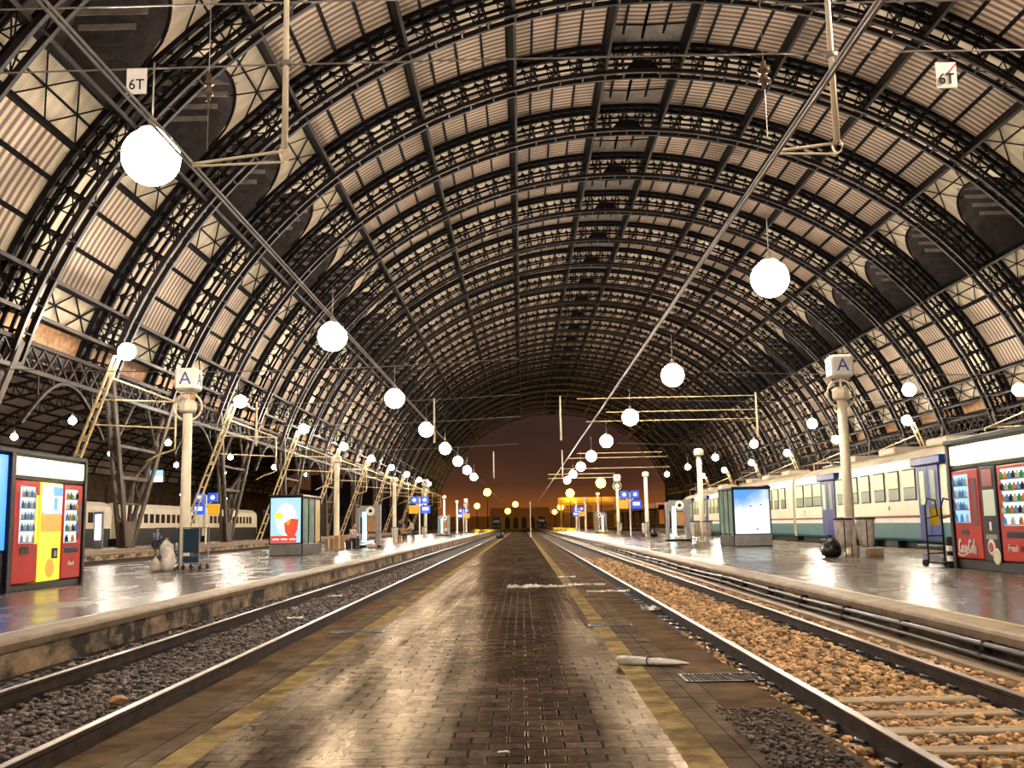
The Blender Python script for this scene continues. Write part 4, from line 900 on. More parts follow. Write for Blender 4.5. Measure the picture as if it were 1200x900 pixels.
# ------------------------------------------------------------------ the cream, blue and teal train
TX = lambda y: 16.25+.022*(y-37)
ANG = math.atan(.022)
def zpx(px, z=2.8):                     # distance along the train side seen at a pixel column
    y = 45.0
    for _ in range(30):
        v = _ray(px, 570); y = TX(y)/(v.x/v.y)
    return y
def train_car(y0, L_, wins, doors, label, head=False):
    root = empty('train_carriage', (TX(y0), y0, 0), -ANG, label, 'train carriage', 'carriages of the commuter train')
    prof = [(.06, .5), (0, .62), (0, 1.3), (.02, 3.6), (.1, 3.95), (.35, 4.2), (.85, 4.38), (1.4, 4.43), (1.95, 4.38), (2.45, 4.2), (2.7, 3.95), (2.78, 3.6), (2.8, 1.3), (2.8, .62), (2.74, .5)]
    b = MB(); n = len(prof)
    vs = [(x, 0.12, z) for x, z in prof]+[(x, L_-.12, z) for x, z in prof]
    for i in range(n):
        j = (i+1) % n; zz = (prof[i][1]+prof[j][1])/2; mi = 1 if (zz < 1.3) else (2 if zz > 4.0 else 0); b.add([vs[i], vs[j], vs[n+j], vs[n+i]], [(0, 1, 2, 3)], mi)
    b.add(vs[:n], [tuple(range(n))], 0); b.add(vs[n:], [tuple(range(n))[::-1]], 0)
    b.build('body', [M['coach'], M['teal'], M['coachroof']], root)
    s = MB(); s.box(-.012, .0, .15, L_-.15, 1.48, 1.58); s.build('maroon_stripe', M['maroon'], root)
    s = MB(); s.box(-.012, .0, .15, L_-.15, 1.27, 1.42); s.build('white_stripe', M['white'], root)
    u = MB(); u.bbox(.3, 2.5, .6, L_-.6, .2, .5, .03)
    for c in (2.6, 4.9, L_-4.9, L_-2.6):
        for xx in (.62, 2.06): u.tube([(xx, c, .42), (xx+.12, c, .42)], .42, 18)
    for c in (8, 11, 14, 16.5): u.bbox(.05, .5, c, c+1.6, .12, .5, .03)
    u.build('underframe', M['frame'], root)
    for (a, c) in wins:
        w = MB(); w.bbox(-.03, .01, a-.05, c+.05, 2.2, 3.52, .012); f = w.build('window_frame', M['frame'], root)
        w = MB(); w.box(-.04, -.032, a, c, 2.26, 2.72); w.build('lower_pane', M['windim'], f)
        w = MB(); w.box(-.04, -.032, a, c, 2.76, 3.46); w.build('upper_pane', M['winlit'], f)
    for (a, c) in doors:
        w = MB(); w.bbox(-.05, .05, a, c, .55, 3.55, .02); w.box(-.06, -.05, (a+c)/2-.02, (a+c)/2+.02, .6, 3.5); d = w.build('door', M['blue'], root)
        for k in (0, 1):
            e = a+(c-a)*(.14+.5*k); w = MB(); w.bbox(-.07, -.052, e, e+(c-a)*.22, 2.0, 3.35, .006); w.build('door_window', M['winlit'] if k else M['windim'], d)
            w = MB(); w.tube([(-.09, e+(c-a)*.28, 1.3), (-.09, e+(c-a)*.28, 1.9)], .015, 6); w.build('handle', M['grey'], d)
        w = MB(); w.bbox(-.22, .2, a-.7, c+.25, 3.55, 3.9, .05); w.build('door_header', M['blue'], d)
        w = MB(); w.bbox(-.25, .1, a+.05, c-.05, .36, .42, .01); w.build('step', M['grey'], d)
    r = MB(); 
    
    for c in (3.5, 9.5, 15.5): r = MB(); r.bbox(.7, 2.1, c, c+2.2, 4.4, 4.72, .06); r.build('roof_box', M['coachroof'], root)
    p = MB(); c = L_-5.5
    for xx in (.8, 2.0): p.tube([(xx, c, 4.55), (xx, c+1.5, 5.05), (xx, c, 5.35)], .035, 6)
    p.tube([(.6, c, 5.36), (2.2, c, 5.36)], .035, 6); p.bbox(.8, 2.0, c-.3, c+1.8, 4.42, 4.52, .02); p.build('pantograph', M['grey'], root)
    text_mesh('class_number', '2', .4, M['black'], root, (-.016, L_-2.3, 1.88), rotR)
    text_mesh('small_lettering', 'FS', .26, M['black'], root, (-.016, 8.6 if not head else 9.5, 1.9), rotR)
    return root
def span(p, q, y0): a, c = zpx(p)-y0, zpx(q)-y0; return (min(a, c), max(a, c))
yA = 36.4
winsA = [span(900+a/4, 900+c/4, yA) for a, c in ((130, 163), (172, 205), (213, 247), (325, 356), (378, 418), (437, 475), (500, 545), (567, 613), (638, 692))]
doorsA = [span(900+250/4, 900+312/4, yA), span(900+706/4, 900+806/4, yA)]
LA = zpx(929)-yA-.2
winsA.append((doorsA[1][0]-1.6, doorsA[1][0]-.8)) if doorsA[1][0] > 1.8 else None
train_car(yA, LA, [w_ for w_ in winsA if w_[0] > .2], doorsA, 'nearest train carriage, cream with teal lower band and two blue doors')
reg = lambda L_: ([(2.0+1.9*i, 3.1+1.9*i) for i in range(int((L_-3)/1.9)) if i not in (3, 8)], [(2.0+1.9*3-.2, 3.5+1.9*3-.1), (2.0+1.9*8-.2, 3.5+1.9*8-.1)])
y = yA+LA+.3
for k in range(2):
    L_ = 24.6; w_, d_ = reg(L_); train_car(y, L_, w_, d_, ['middle train carriage, partly behind the lit blue and white kiosk', 'farthest train carriage, ending beside the right-hand information totem'][k]); y += L_+.3
# coaches on the far left
def coach(x, y0, L_, label):
    root = empty('passenger_coach', (x, y0, 0), label=label, cat='train carriage'); b = MB(); prof = [(0, .9), (0, 3.5), (-.15, 4.0), (-.7, 4.4), (-1.4, 4.5), (-2.1, 4.4), (-2.7, 4.0), (-2.8, 3.5), (-2.8, .9)]; n = len(prof)
    vs = [(a, 0, z) for a, z in prof]+[(a, L_-.5, z) for a, z in prof]
    b.add(vs, [(i, (i+1) % n, n+(i+1) % n, n+i) for i in range(n)]+[tuple(range(n))]); e = [( -1.4+(a+1.4)*.8, L_, .9+(z-.9)*.94) for a, z in prof]
    b.add(vs[n:]+e, [(i, (i+1) % n, n+(i+1) % n, n+i) for i in range(n)]+[tuple(range(n, 2*n))[::-1]]); b.build('body', M['coach'], root)
    u = MB(); u.bbox(-2.6, -.1, .4, L_-.8, .1, 1.35, .05); u.box(.0, .012, .3, L_-.7, .9, 1.9); u.build('dark_skirt', M['frame'], root)
    for i in range(int((L_-3)/1.7)):
        w = MB(); w.bbox(-.005, .03, 1.5+1.7*i, 2.6+1.7*i, 2.45, 3.4, .01); w.build('window', M['darkglass'], root)
    return root
coach(-40.0, 72, 26, 'cream coach whose rounded end shows just right of the left kiosk'); coach(-40.0, 101, 25, 'cream coach seen between the first and second V-shaped trestle'); coach(-40.2, 127.5, 25, 'pale coach seen behind the second V-shaped trestle')

# ------------------------------------------------------------------ people
def human(name, loc, rz, pose, top, legs, label, hairm='hair', female=False):
    root = empty(name, loc, rz, label, 'person')
    if pose == 'sit':
        hip = .5; J = dict(pel=(0, 0, hip), ch=(0, -.1, hip+.38), nk=(0, -.17, hip+.56), hd=(0, -.24, hip+.72), kL=(.14, -.45, hip+.03), kR=(-.14, -.45, hip+.03), aL=(.14, -.42, .09), aR=(-.14, -.5, .09), tL=(.14, -.6, .04), tR=(-.14, -.68, .04),
                       sL=(.19, -.15, hip+.5), sR=(-.19, -.15, hip+.5), eL=(.24, -.28, hip+.26), eR=(-.24, -.28, hip+.26), hL=(.12, -.5, hip+.22), hR=(-.12, -.5, hip+.22))
    else:
        k = .12 if pose == 'lean' else 0
        J = dict(pel=(0, 0, .95), ch=(0, -k, 1.3), nk=(0, -k*1.8, 1.5), hd=(0, -k*2.4-.02, 1.64), kL=(.12, -.05, .5), kR=(-.12, .05, .5), aL=(.13, .02, .09), aR=(-.14, .1, .09), tL=(.14, -.14, .04), tR=(-.15, -.06, .04),
                 sL=(.2, -k*1.5, 1.42), sR=(-.2, -k*1.5, 1.42), eL=(.27, -k*1.5-.02, 1.13), eR=(-.27, -k*1.5-.04, 1.13), hL=(.25, -k*2-.2 if k else -.08, .95), hR=(-.25, -k*2-.26 if k else -.06, .92))
    V = {k: Vector(v) for k, v in J.items()}
    def skin(nm, chain, rad, m, parent=root, lv=1):
        names = list(rad); me = bpy.data.meshes.new(nm); idx = {n: i for i, n in enumerate(names)}
        me.from_pydata([P[n] for n in names], [(idx[a], idx[b_]) for a, b_ in chain], []); o = bpy.data.objects.new(nm, me); C.objects.link(o); o.parent = parent
        md = o.modifiers.new('skin', 'SKIN'); sv = me.skin_vertices[0].data
        for n in names: sv[idx[n]].radius = rad[n] if isinstance(rad[n], tuple) else (rad[n], rad[n]); sv[idx[n]].use_root = (n == names[0])
        s2 = o.modifiers.new('sub', 'SUBSURF'); s2.levels = lv; s2.render_levels = lv; me.materials.append(m)
        bpy.context.view_layer.update(); me2 = bpy.data.meshes.new_from_object(o.evaluated_get(bpy.context.evaluated_depsgraph_get())); me2.materials.clear(); me2.materials.append(m); me2.polygons.foreach_set('use_smooth', [True]*len(me2.polygons)); o.modifiers.clear(); o.data = me2; return o
    P = dict(V); P['hd2'] = V['hd']+Vector((0, -.01, .1)); P['chin'] = V['hd']+Vector((0, -.05, -.04))
    chain = [('pel', 'ch'), ('ch', 'nk'), ('nk', 'hd'), ('hd', 'hd2'), ('ch', 'sL'), ('ch', 'sR'), ('sL', 'eL'), ('eL', 'hL'), ('sR', 'eR'), ('eR', 'hR'), ('pel', 'kL'), ('kL', 'aL'), ('aL', 'tL'), ('pel', 'kR'), ('kR', 'aR'), ('aR', 'tR')]
    rad = dict(pel=(.14, .1), ch=(.15, .1), nk=.05, hd=.085, hd2=.075, sL=.06, sR=.06, eL=.042, eR=.042, hL=.028, hR=.028, kL=.06, kR=.06, aL=.04, aR=.04, tL=.035, tR=.035)
    for sd in 'LR':     # palm, four fingers and a thumb
        h = V['h'+sd]; d = (h-V['e'+sd]).normalized(); sx = 1 if sd == 'L' else -1; lat = Vector((0, 1, 0)) if pose != 'sit' else Vector((1, 0, 0)); P['p'+sd] = h+d*.07; rad['p'+sd] = (.032, .02); chain.append(('h'+sd, 'p'+sd))
        for i, ln in enumerate((.065, .075, .07, .055)):
            n1, n2 = 'f%s%d' % (sd, i), 'g%s%d' % (sd, i); o_ = lat*(.02*(i-1.5)); P[n1] = P['p'+sd]+d*.035+o_; P[n2] = P[n1]+d*ln+Vector((-sx*.02, 0, 0)); rad[n1] = .009; rad[n2] = .008; chain += [('p'+sd, n1), (n1, n2)]
        P['q'+sd] = h+d*.05-lat*.045; rad['q'+sd] = .01; chain.append(('h'+sd, 'q'+sd))
    body = skin('body', chain, rad, M['skin'])
    hd = V['hd']; f = MB(); f.smooth = True; f.ball(hd+Vector((0, -.02, .05)), .095, 14, 10, sq=(.85, 1, 1.2)); f.ball(hd+Vector((0, -.12, .04)), .018, 6, 5, sq=(.7, 1, 1.3)); 
    for e in (-1, 1): f.ball(hd+Vector((e*.085, -.01, .045)), .022, 6, 5, sq=(.4, 1, 1.3)); 
    f.build('face', M['skin'], root)
    q = MB(); 
    for e in (-1, 1): q.ball(hd+Vector((e*.032, -.108, .06)), .01, 6, 5)
    q.cbox(0, -.112+hd.y-0, hd.z-.005, .04, .008, .006); q.build('eyes_and_mouth', M['hair'], root) if False else None
    q = MB()
    for e in (-1, 1): q.ball(hd+Vector((e*.032, -.108, .06)), .01, 6, 5)
    q.ball(hd+Vector((0, -.108, 0)), .014, 6, 5, sq=(1.4, .5, .4)); q.build('facial_features', M['hair'], root)
    hr = MB(); hr.smooth = True; hr.ball(hd+Vector((0, .015, .085)), .1, 14, 10, sq=(.92, 1, 1.05)); 
    if female: hr.ball(hd+Vector((0, .06, -.03)), .085, 12, 8, sq=(1, .7, 1.6))
    hr.build('hair', M[hairm], root)
    P = dict(V)
    skin('jacket', [('pel', 'ch'), ('ch', 'nk'), ('ch', 'sL'), ('ch', 'sR'), ('sL', 'eL'), ('eL', 'hL'), ('sR', 'eR'), ('eR', 'hR')], dict(pel=(.17, .13), ch=(.18, .13), nk=.06, sL=.078, sR=.078, eL=.058, eR=.058, hL=.04, hR=.04), M[top])
    P['w'] = V['pel']+Vector((0, 0, .08)); skin('trousers', [('pel', 'w'), ('pel', 'kL'), ('kL', 'aL'), ('pel', 'kR'), ('kR', 'aR')], dict(pel=(.16, .125), w=(.15, .11), kL=.08, kR=.08, aL=.06, aR=.06), M[legs])
    sh = MB(); sh.smooth = True
    for sd in 'LR': c = (V['a'+sd]+V['t'+sd])/2; sh.ball((c.x, c.y-.02, .045), .06, 10, 8, sq=(.8, 2.2, .75))
    sh.build('shoes', M['black'], root)
    return root
def crate(x, y, w_, d_, h_, m, nm, label, cat):
    root = empty(nm, (x, y, PZ), rnd.uniform(-.2, .2), label, cat); b = MB(); b.bbox(-w_/2, w_/2, -d_/2, d_/2, 0, h_, .015); b.build('box_body', m, root); f = MB()
    f.cbox(0, 0, h_+.004, w_*.96, .06, .006); f.cbox(0, -d_/2-.003, h_*.5, .06, .006, h_*.9); f.build('tape', M['cream'], root); return root
crate(-10.0, 55.0, .55, .5, .75, M['card'], 'cardboard_box', 'brown cardboard box beside the seated person on the left platform', 'box'); crate(-10.55, 54.9, .4, .45, .6, M['cloth_b'], 'cardboard_box', 'smaller tan box at the foot of the plain post left of the seated person', 'box')
crate(-9.35, 55.15, .62, .5, .47, M['cloth_d'], 'suitcase', 'dark suitcase the seated person sits on', 'suitcase')
human('person', (-9.4, 55.0, PZ), 1.1, 'sit', 'cloth_w', 'cloth_d', 'person in a pale jacket and dark trousers sitting hunched on a dark suitcase')
human('person', (-8.75, 80.5, PZ), -1.3, 'lean', 'cloth_w', 'cloth_d', 'person in a white top bending forward beside the group on the left platform')
human('person', (-9.5, 79.5, PZ), .6, 'sit', 'cloth_b', 'cloth_d', 'person in a tan coat sitting among the group on the left platform', female=True); crate(-9.5, 79.65, .6, .5, .47, M['card'], 'luggage_box', 'box under the person in the tan coat', 'box')
human('person', (-9.95, 81.5, PZ), 2.6, 'stand', 'cloth_d', 'cloth_d', 'standing person in dark clothes behind the group on the left platform')
human('person', (-24.3, 66.5, PZ), .8, 'sit', 'cloth_u', 'cloth_d', 'person in a light blue shirt sitting on the far left platform'); crate(-24.3, 66.62, .5, .45, .47, M['cloth_d'], 'suitcase', 'dark case under the person in light blue on the far left platform', 'suitcase')

# ------------------------------------------------------------------ luggage cages, bags and bins
def cage(x, y, rz, label, panel):
    root = empty('luggage_trolley', (x, y, PZ), rz, label, 'trolley'); b = MB(); W, D, Hh = .55, .5, 1.15
    for i in (-1, 1):
        for j in (-1, 1): b.tube([(i*W/2, j*D/2, .12), (i*W/2, j*D/2, Hh+.1)], .018, 8)
    for z in (.2, Hh+.08): 
        b.tube([(-W/2, -D/2, z), (W/2, -D/2, z), (W/2, D/2, z), (-W/2, D/2, z)], .018, 6, closed=True)
    b.build('frame', M['grey'] if panel else M['bluegrey'], root)
    s = MB(); s.bbox(-W/2, W/2, -D/2, D/2, .18, .22, .01); s.bbox(-W/2, W/2, -D/2, D/2, .36, .4, .01); s.build('deck', M['bluegrey'], root)
    if panel: p = MB(); p.bbox(-W/2+.02, W/2-.02, -D/2-.01, -D/2+.01, .5, Hh+.05, .004); p.bbox(-W/2+.02, W/2-.02, -D/2-.01, -D/2+.01, .22, .36, .004); p.build('side_panel', M['bluegrey'], root)
    for i in (-1, 1):
        for j in (-1, 1): w = MB(); w.tube([(i*W/2-.02, j*D/2*.8, .07), (i*W/2+.02, j*D/2*.8, .07)], .07, 14); w.tube([(i*W/2, j*D/2*.8, .07), (i*W/2, j*D/2*.8, .2)], .015, 6); w.build('wheel', M['black'], root)
    return root
def bag(x, y, z, r, h, m, label, nm='plastic_bag', tie=True):
    root = empty(nm, (x, y, z), rnd.random()*6, label, 'bag'); b = MB(); b.smooth = True; n = 20; prof = [(.55, 0), (.95, .12), (1.0, .35), (.86, .6), (.6, .8), (.28, .93)]; vs = []; fs = []
    for k, (q, t) in enumerate(prof):
        for i in range(n): a = 2*PI*i/n; rr = r*q*(1+.09*math.sin(5*a+k*1.3)+.06*math.sin(9*a-k*2)+rnd.uniform(-.04, .04)); vs.append((rr*math.cos(a), rr*math.sin(a), h*t+rnd.uniform(-.01, .01)*(k > 0)))
    for k in range(len(prof)-1):
        for i in range(n): fs.append((k*n+i, k*n+(i+1) % n, (k+1)*n+(i+1) % n, (k+1)*n+i))
    fs += [tuple(range(n))[::-1], tuple((len(prof)-1)*n+i for i in range(n))]; b.add(vs, fs); b.build('sack', m, root)
    if tie: k = MB(); k.smooth = True; k.lathe((0, 0, h*.92), [(r*.3, 0), (r*.14, h*.05), (r*.3, h*.13), (r*.12, h*.15)], 10); k.build('knot', m, root)
    return root
cage(-10.5, 29.7, .1, 'dark trolley cage stuffed with white bags at the left A post', False); cage(-9.72, 29.9, -.25, 'trolley with a dark blue panel just right of the left A post', True)
bag(-10.5, 29.65, PZ+.41, .2, .5, M['plastic'], 'white bag in the upper part of the dark trolley cage'); bag(-10.3, 29.25, PZ, .2, .75, M['plastic'], 'tall white bag leaning at the foot of the left A post'); bag(-10.62, 29.1, PZ, .16, .4, M['cloth_w'], 'smaller pale bag in front of the left A post')
def bag_holder(x, y, label):
    root = empty('bin_bag_holder', (x, y, PZ), label=label, cat='bin'); b = MB()
    for i in range(3): a = i*2.1+.3; b.tube([(.26*math.cos(a), .26*math.sin(a), 0), (.26*math.cos(a), .26*math.sin(a), 1.12)], .016, 6)
    b.tube([(.27*math.cos(t/20*2*PI), .27*math.sin(t/20*2*PI), 1.12) for t in range(20)], .03, 6, closed=True); b.build('ring_stand', M['frame'], root)
    c = MB(); c.smooth = True; n = 22; vs = []; fs = []
    for k, (q, z) in enumerate(((.27, 1.13), (.255, .9), (.24, .6), (.2, .35), (.1, .27))):
        for i in range(n): a = 2*PI*i/n; rr = q*(1+.06*math.sin(6*a+k)+.03*math.sin(11*a)); vs.append((rr*math.cos(a), rr*math.sin(a), z))
    for k in range(4):
        for i in range(n): fs.append((k*n+i, k*n+(i+1) % n, (k+1)*n+(i+1) % n, (k+1)*n+i))
    fs.append(tuple(4*n+i for i in range(n))); c.add(vs, fs); c.build('bag_lining', M['plastic'], root); return root
bag_holder(9.6, 30.2, 'white bin bag in a ring stand at the foot of the right A post'); bag_holder(10.3, 30.3, 'second white bin bag in a ring stand, right of the right A post')
bag(9.2, 30.2, PZ, .3, .62, M['blackbag'], 'black bin bag on the ground left of the right A post', 'bin_bag')
root = empty('concrete_block', (10.35, 29.8, PZ), .05, 'pale concrete block at the foot of the right A post', 'block'); b = MB(); b.bbox(-.22, .22, -.15, .15, 0, .26, .02); b.build('block', M['coping'], root)
for xx, yy, lb in ((9.5, 55.4, 'bin bag stand left of the plain post near the round-fronted kiosk'), (10.15, 55.3, 'bin bag stand in front of the plain post near the round-fronted kiosk'), (9.7, 79.6, 'bin bag stand at the second plain post on the right platform'), (-10.2, 80.4, 'bin bag stand at the second plain post on the left platform'), (-10.4, 106.5, 'bin bag stand at the distant left cube-sign post'), (-10.2, 132.5, 'bin bag stand at the fourth post on the left platform'), (10.0, 103.5, 'bin bag stand at the distant right cube-sign post'), (9.8, 130.5, 'bin bag stand at the third plain post on the right platform')): bag_holder(xx, yy, lb)
bag(10.4, 79.8, PZ, .3, .55, M['blackbag'], 'black bag beside the second plain post on the right platform', 'bin_bag'); bag(-8.4, 56.0, PZ, .3, .3, M['cloth_w'], 'pale bundle beside the left information totem', 'bundle'); bag(-2.55, 114, 0, .45, .85, M['blackbag'], 'dark bag standing far down the left edge of the middle paving', 'bin_bag')
# hand trolley and banded bin beside the right kiosk
root = empty('hand_trolley', (9.5, 23.3, PZ), .3, 'dark hand trolley with curved handles standing left of the right kiosk', 'trolley'); b = MB()
for i in (-.22, .22): b.tube([(i, 0, .1), (i, 0, 1.35), (i, -.1, 1.55), (i, -.35, 1.5)], .022, 8); b.tube([(i, -.05, 1.1), (i, -.4, 1.15), (i, -.35, 1.5)], .018, 8)
for z in (.3, .7, 1.1): b.tube([(-.22, 0, z), (.22, 0, z)], .016, 6)
b.build('frame', M['frame'], root); b = MB(); b.bbox(-.25, .25, -.5, .02, .08, .12, .01); b.build('deck', M['frame'], root); b = MB(); b.bbox(-.12, .14, -.03, -.01, .95, 1.35, .005); b.build('yellow_notice', M['yellow'], root)
for i in (-.27, .27): b = MB(); b.tube([(i-.02, .05, .09), (i+.02, .05, .09)], .09, 14); b.build('wheel', M['black'], root)
root = empty('litter_bin', (9.72, 22.85, PZ), 0, 'dark litter bin with two white bands between the hand trolley and the right kiosk', 'bin'); b = MB(); b.smooth = False; b.lathe((0, 0, 0), [(.15, 0), (.16, .03), (.16, .62), (.13, .68)], 20); b.build('drum', M['black'], root)
for z in (.14, .36): b = MB(); b.lathe((0, 0, z), [(.163, 0), (.165, .02), (.165, .1), (.163, .12)], 20); b.build('white_band', M['white'], root)

# ------------------------------------------------------------------ litter on the middle paving
def crumple(nm, label, cat, c, length, width, rz, m, lift=.05, seed=1, nx=26, ny=7):
    rr = random.Random(seed); root = MB(); root.smooth = False; vs = []
    for i in range(nx):
        for j in range(ny):
            u, v = i/(nx-1)-.5, j/(ny-1)-.5; w_ = width*(1+.5*math.sin(u*9+seed)) ; vs.append((u*length, v*w_+.05*math.sin(u*14+seed), .012+lift*abs(math.sin(u*17+v*5+seed)*math.cos(v*7+u*6))*rr.uniform(.4, 1)))
    n = nx*ny; vs += [(a, b_, max(.002, c_-.006)) for a, b_, c_ in vs]; fs = []
    for i in range(nx-1):
        for j in range(ny-1): a = i*ny+j; fs += [(a, a+ny, a+ny+1, a+1), (n+a, n+a+1, n+a+ny+1, n+a+ny)]
    for i in range(nx-1): a = i*ny; fs.append((a, n+a, n+a+ny, a+ny)); a = i*ny+ny-1; fs.append((a, a+ny, n+a+ny, n+a))
    for j in range(ny-1): fs.append((j, j+1, n+j+1, n+j)); a = (nx-1)*ny+j; fs.append((a, n+a, n+a+1, a+1))
    root.add(vs, fs); o = root.build(nm, m, loc=c); o.rotation_euler = (0, 0, rz); return tag(o, label, cat)
p0, p1 = atZ(726, 778, 0), atZ(808, 783, 0); d = p1-p0
root = empty('rolled_newspaper', (p0+p1)/2+Vector((0, 0, .045)), math.atan2(d.y, d.x), 'rolled white newspaper lying on the right side of the middle paving', 'newspaper'); b = MB(); L_ = d.length; n = 16; vs = []; fs = []
prof = [(-.5, .055), (-.45, .058), (-.2, .05), (-.05, .04), (.05, .045), (.3, .036), (.5, .012)]
for k, (t, r_) in enumerate(prof):
    for i in range(n): a = 2*PI*i/n; q = r_*(1+.12*math.sin(3*a+k)); vs.append((t*L_, q*1.5*math.cos(a), max(-.044, q*.85*math.sin(a))))
for k in range(len(prof)-1):
    for i in range(n): fs.append((k*n+i, k*n+(i+1) % n, (k+1)*n+(i+1) % n, (k+1)*n+i))
fs += [tuple(range(n)), tuple((len(prof)-1)*n+i for i in range(n))[::-1]]; b.add(vs, fs); b.build('paper_roll', M['paper'], root); b = MB(); b.tube([(-.06*L_+.01*math.sin(i), .07*math.cos(i/12*2*PI), .045*math.sin(i/12*2*PI)+.002) for i in range(12)], .008, 5, closed=True); b.build('band', M['frame'], root)
for px, ln, wd, nm_, lb, sd in (((632, 689), 1.55, .2, 'paper_sheet', 'long crumpled white sheet lying across the middle paving, the left one', 3), ((688, 686), .9, .25, 'paper_sheet', 'crumpled white sheet on the right ochre line, the middle one', 5), ((713, 694), .95, .12, 'paper_sheet', 'flat white sheet near the right rail, the right-hand one', 8), ((664, 677), .5, .14, 'paper_scrap', 'small pale scrap of paper just beyond the crumpled sheets', 11), ((767, 715), .42, .3, 'plastic_wrap', 'crumpled pale plastic against the foot of the right rail', 14)):
    p = atZ(px[0], px[1], 0); crumple(nm_, lb, 'litter', (p.x, p.y, .002), ln, wd, .06*(sd % 3)-.05, M['paper'] if sd != 14 else M['plastic'], .09 if sd in (3, 14) else .05, sd)
p = atZ(590, 883, 0); b = MB(); b.tube([(.035*math.cos(t/8*PI), .02*math.sin(t/8*PI), .008) for t in range(9)], .006, 6); tag(b.build('bottle_cap_ring', M['white'], loc=(p.x, p.y, .001)), 'tiny white curved scrap at the bottom of the photo', 'litter')
for px, sc_, lb, mm in (((405, 542+0), 0, '', ''),): pass
p = atZ(393, 726-57, -.05); 
for (px, py), ln, lb, sd in (((345, 726), .28, 'small white scrap among the dark stones of the left track', 21), ((393, 700), .3, 'white strip on the stones of the left track, farther on', 22)):
    p = atZ(px, py, -.02); crumple('paper_scrap', lb, 'litter', (p.x, p.y, -.005), ln, .06, .05, M['plastic'], .03, sd, 8, 4)
p = atZ(137, 821, 0); b = MB(); rock(b, 0, 0, .02, .11); tag(b.build('loose_stone', M['card'], loc=(p.x, p.y, -.02)), 'single large orange stone on the dark stones of the left track', 'stone')
b = MB(); b.lathe((0, 0, 0), [(.12, 0), (.12, .05), (.05, .1), (.045, 4.0), (.1, 4.05), (.1, 4.3), (.03, 4.35)], 10); tag(b.build('signal_post', M['cream'], loc=(1.05, 126, 0)), 'slim pale post standing far down the middle paving', 'post')

# ------------------------------------------------------------------ side walls of the aisles, end and yard
for x, nm in ((-69.6, 'left'), (88.6, 'right')):
    g = MB(); g.box(x-.4, x+.4, 10, 330, -.4, 14, 0); y = 14
    while y < 326:
        g.box(x-.9 if x > 0 else x+.4, x-.4 if x > 0 else x+.9, y-.5, y+.5, -.4, 9, 1); g.bbox(x-.5, x+.5, y+3, y+7.5, 3.2, 6.8, .05, 2); y += BAY
    struct(g.build('wall_'+nm, [M['slab'], M['trestle'], M['darkglass']]))
def sodium(x, y, z, r, label, h=True):
    root = empty('floodlight', (x, y, 0), label=label, cat='lamp'); g_ = MB(); g_.smooth = True; g_.ball((0, 0, z), r, 16, 12); g_.build('globe', M['sodium'], root); p = MB(); p.tube([(0, .2, -.1), (0, .2, z+r)], [.16, .1], 8); p.build('mast', M['frame'], root)
for px, Yd, r_, lb in (((571, 577), 318, 1.15, 'orange floodlight at the far end of the left platform'), ((704, 566), 330, 1.6, 'largest orange floodlight, above the yard gantry'), ((668, 578), 332, 1.35, 'orange floodlight left of the yard gantry'), ((604, 591), 400, 1.1, 'small orange floodlight in the yard, upper one near the centre'), ((595, 599), 400, 1.1, 'small orange floodlight in the yard, lower one near the centre'),
                   ((657, 594), 380, 1.2, 'orange floodlight low in the yard right of centre'), ((650, 600), 390, .9, 'lowest orange floodlight right of centre'), ((559, 593), 330, .9, 'orange lamp low at the end of the left platform')):
    p = atY(px[0], px[1], Yd); sodium(p.x, p.y, p.z, r_, lb)
M['yard'] = mat('pale_yellow_render', (.7, .5, .22), .7, 0, .3, .4)
root = empty('yard_gantry', (0, 334, 0), label='long pale signal gantry with a ladder lit yellow beyond the arch', cat='gantry'); b = MB(); b.bbox(12, 34, 0, 1, 7.6, 10.2, .1); b.bbox(13, 33, -.2, 0, 8.3, 9.4, .05); b.build('beam', M['yard'], root)
for xx in (13, 18, 24, 31): b = MB(); b.bbox(xx-.35, xx+.35, 0, .8, -.1, 7.7, .05); b.build('column', M['yard'], root)
b = MB()
for xx in (14.4, 15.8): b.box(xx-.12, xx+.12, -.6, -.4, -.1, 8)
for k in range(8): b.box(14.4, 15.8, -.6, -.4, .6+k, .8+k)
b.build('ladder', M['yard'], root)
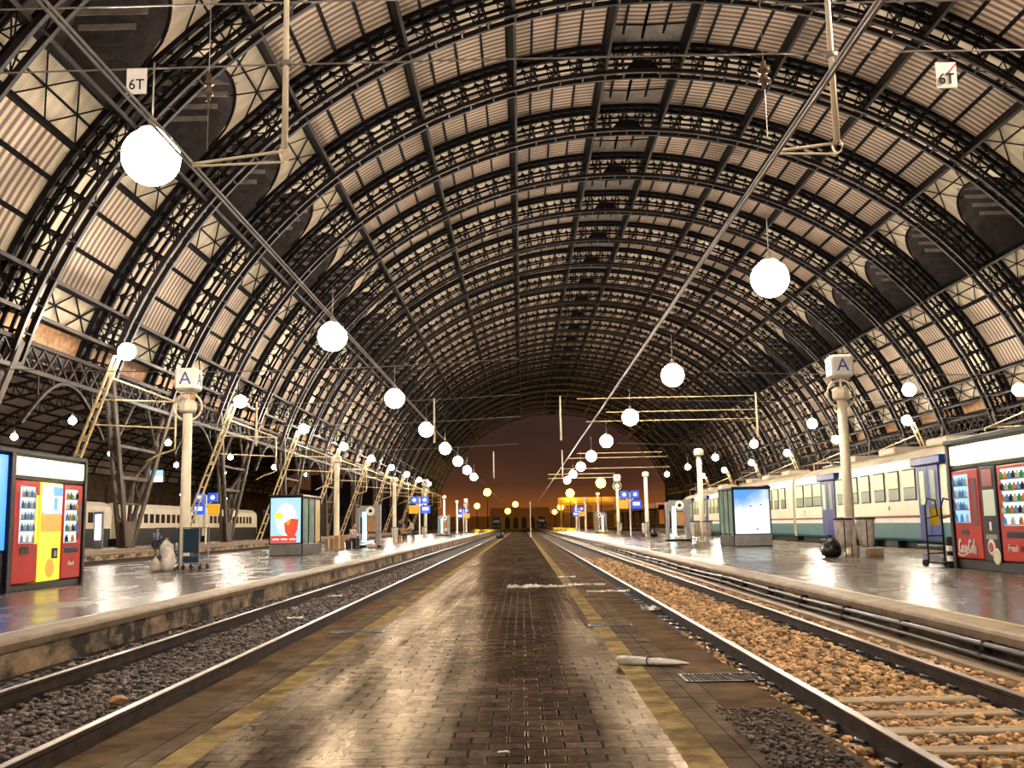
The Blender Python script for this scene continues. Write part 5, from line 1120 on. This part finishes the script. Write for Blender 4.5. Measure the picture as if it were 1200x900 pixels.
for xx, yy, w_, lb in ((-8.4, 330, 2.9, 'dark locomotive end standing beyond the arch, left of centre'), (6.6, 335, 3.0, 'dark locomotive end standing beyond the arch, right of centre')):
    root = empty('locomotive', (xx, yy, 0), label=lb, cat='locomotive'); b = MB(); q = [(-w_/2, -.12), (-w_/2, 3.2), (-w_*.36, 3.9), (0, 4.15), (w_*.36, 3.9), (w_/2, 3.2), (w_/2, -.12)]; b.poly([(a, 0, c) for a, c in q], (0, 14, 0)); b.build('body', M['black'], root)
    b = MB(); b.bbox(-w_*.33, w_*.33, -.05, 0, 2.3, 3.1, .02); b.build('windscreen', M['darkglass'], root)
    for e in (-1, 1): b = MB(); b.tube([(e*.9, -.1, 1.2), (e*.9, 0, 1.2)], .18, 12); b.build('headlamp', M['white'], root)
root = empty('yard_building', (0, 440, 0), label='low dark building with arched openings far down the yard', cat='building'); b = MB(); b.bbox(-14, 12, 0, 8, -.1, 9, .1); b.bbox(12, 60, 0, 8, -.1, 6.5, .1); b.bbox(-60, -14, 0, 8, -.1, 5.5, .1); b.build('walls', M['roof_brown'], root)
for k in range(6): b = MB(); b.poly([(-10+3.6*k+c*1.1, -.05, z) for c, z in ((-1, 0), (1, 0), (1, 4), (.6, 4.8), (0, 5.1), (-.6, 4.8), (-1, 4))], (0, -.1, 0)); b.build('arched_opening', M['black'], root)
root = empty('yard_canopy', (0, 240, 0), label='reddish canopy roof beside the tracks far right beyond the train', cat='canopy'); b = MB(); b.bbox(24, 35, -60, 60, 4.6, 5.0, .05); b.bbox(24, 24.4, -60, 60, 4.0, 4.6, .05); b.build('roof', mat('reddish_canopy', (.4, .14, .08), .6, 0, .3, .5), root)
for k in range(9): b = MB(); b.bbox(28, 28.4, -56+14*k, -55.6+14*k, .3, 4.7, .02); b.build('column', M['trestle'], root)
for x0, x1 in ((-69.2, -27.5), (47.0, 88.2)):  # end walls added to block the orange sky glow behind the aisles
    g = MB(); g.box(x0, x1, 328, 329, -.4, 19, 0); x = x0+3
    while x < x1-4: g.bbox(x, x+2.6, 327.9, 328.1, 2.0, 8.5, .05, 1); x += 5.5
    struct(g.build('wall_sky_screen', [M['roof_dark'], M['darkglass']]))
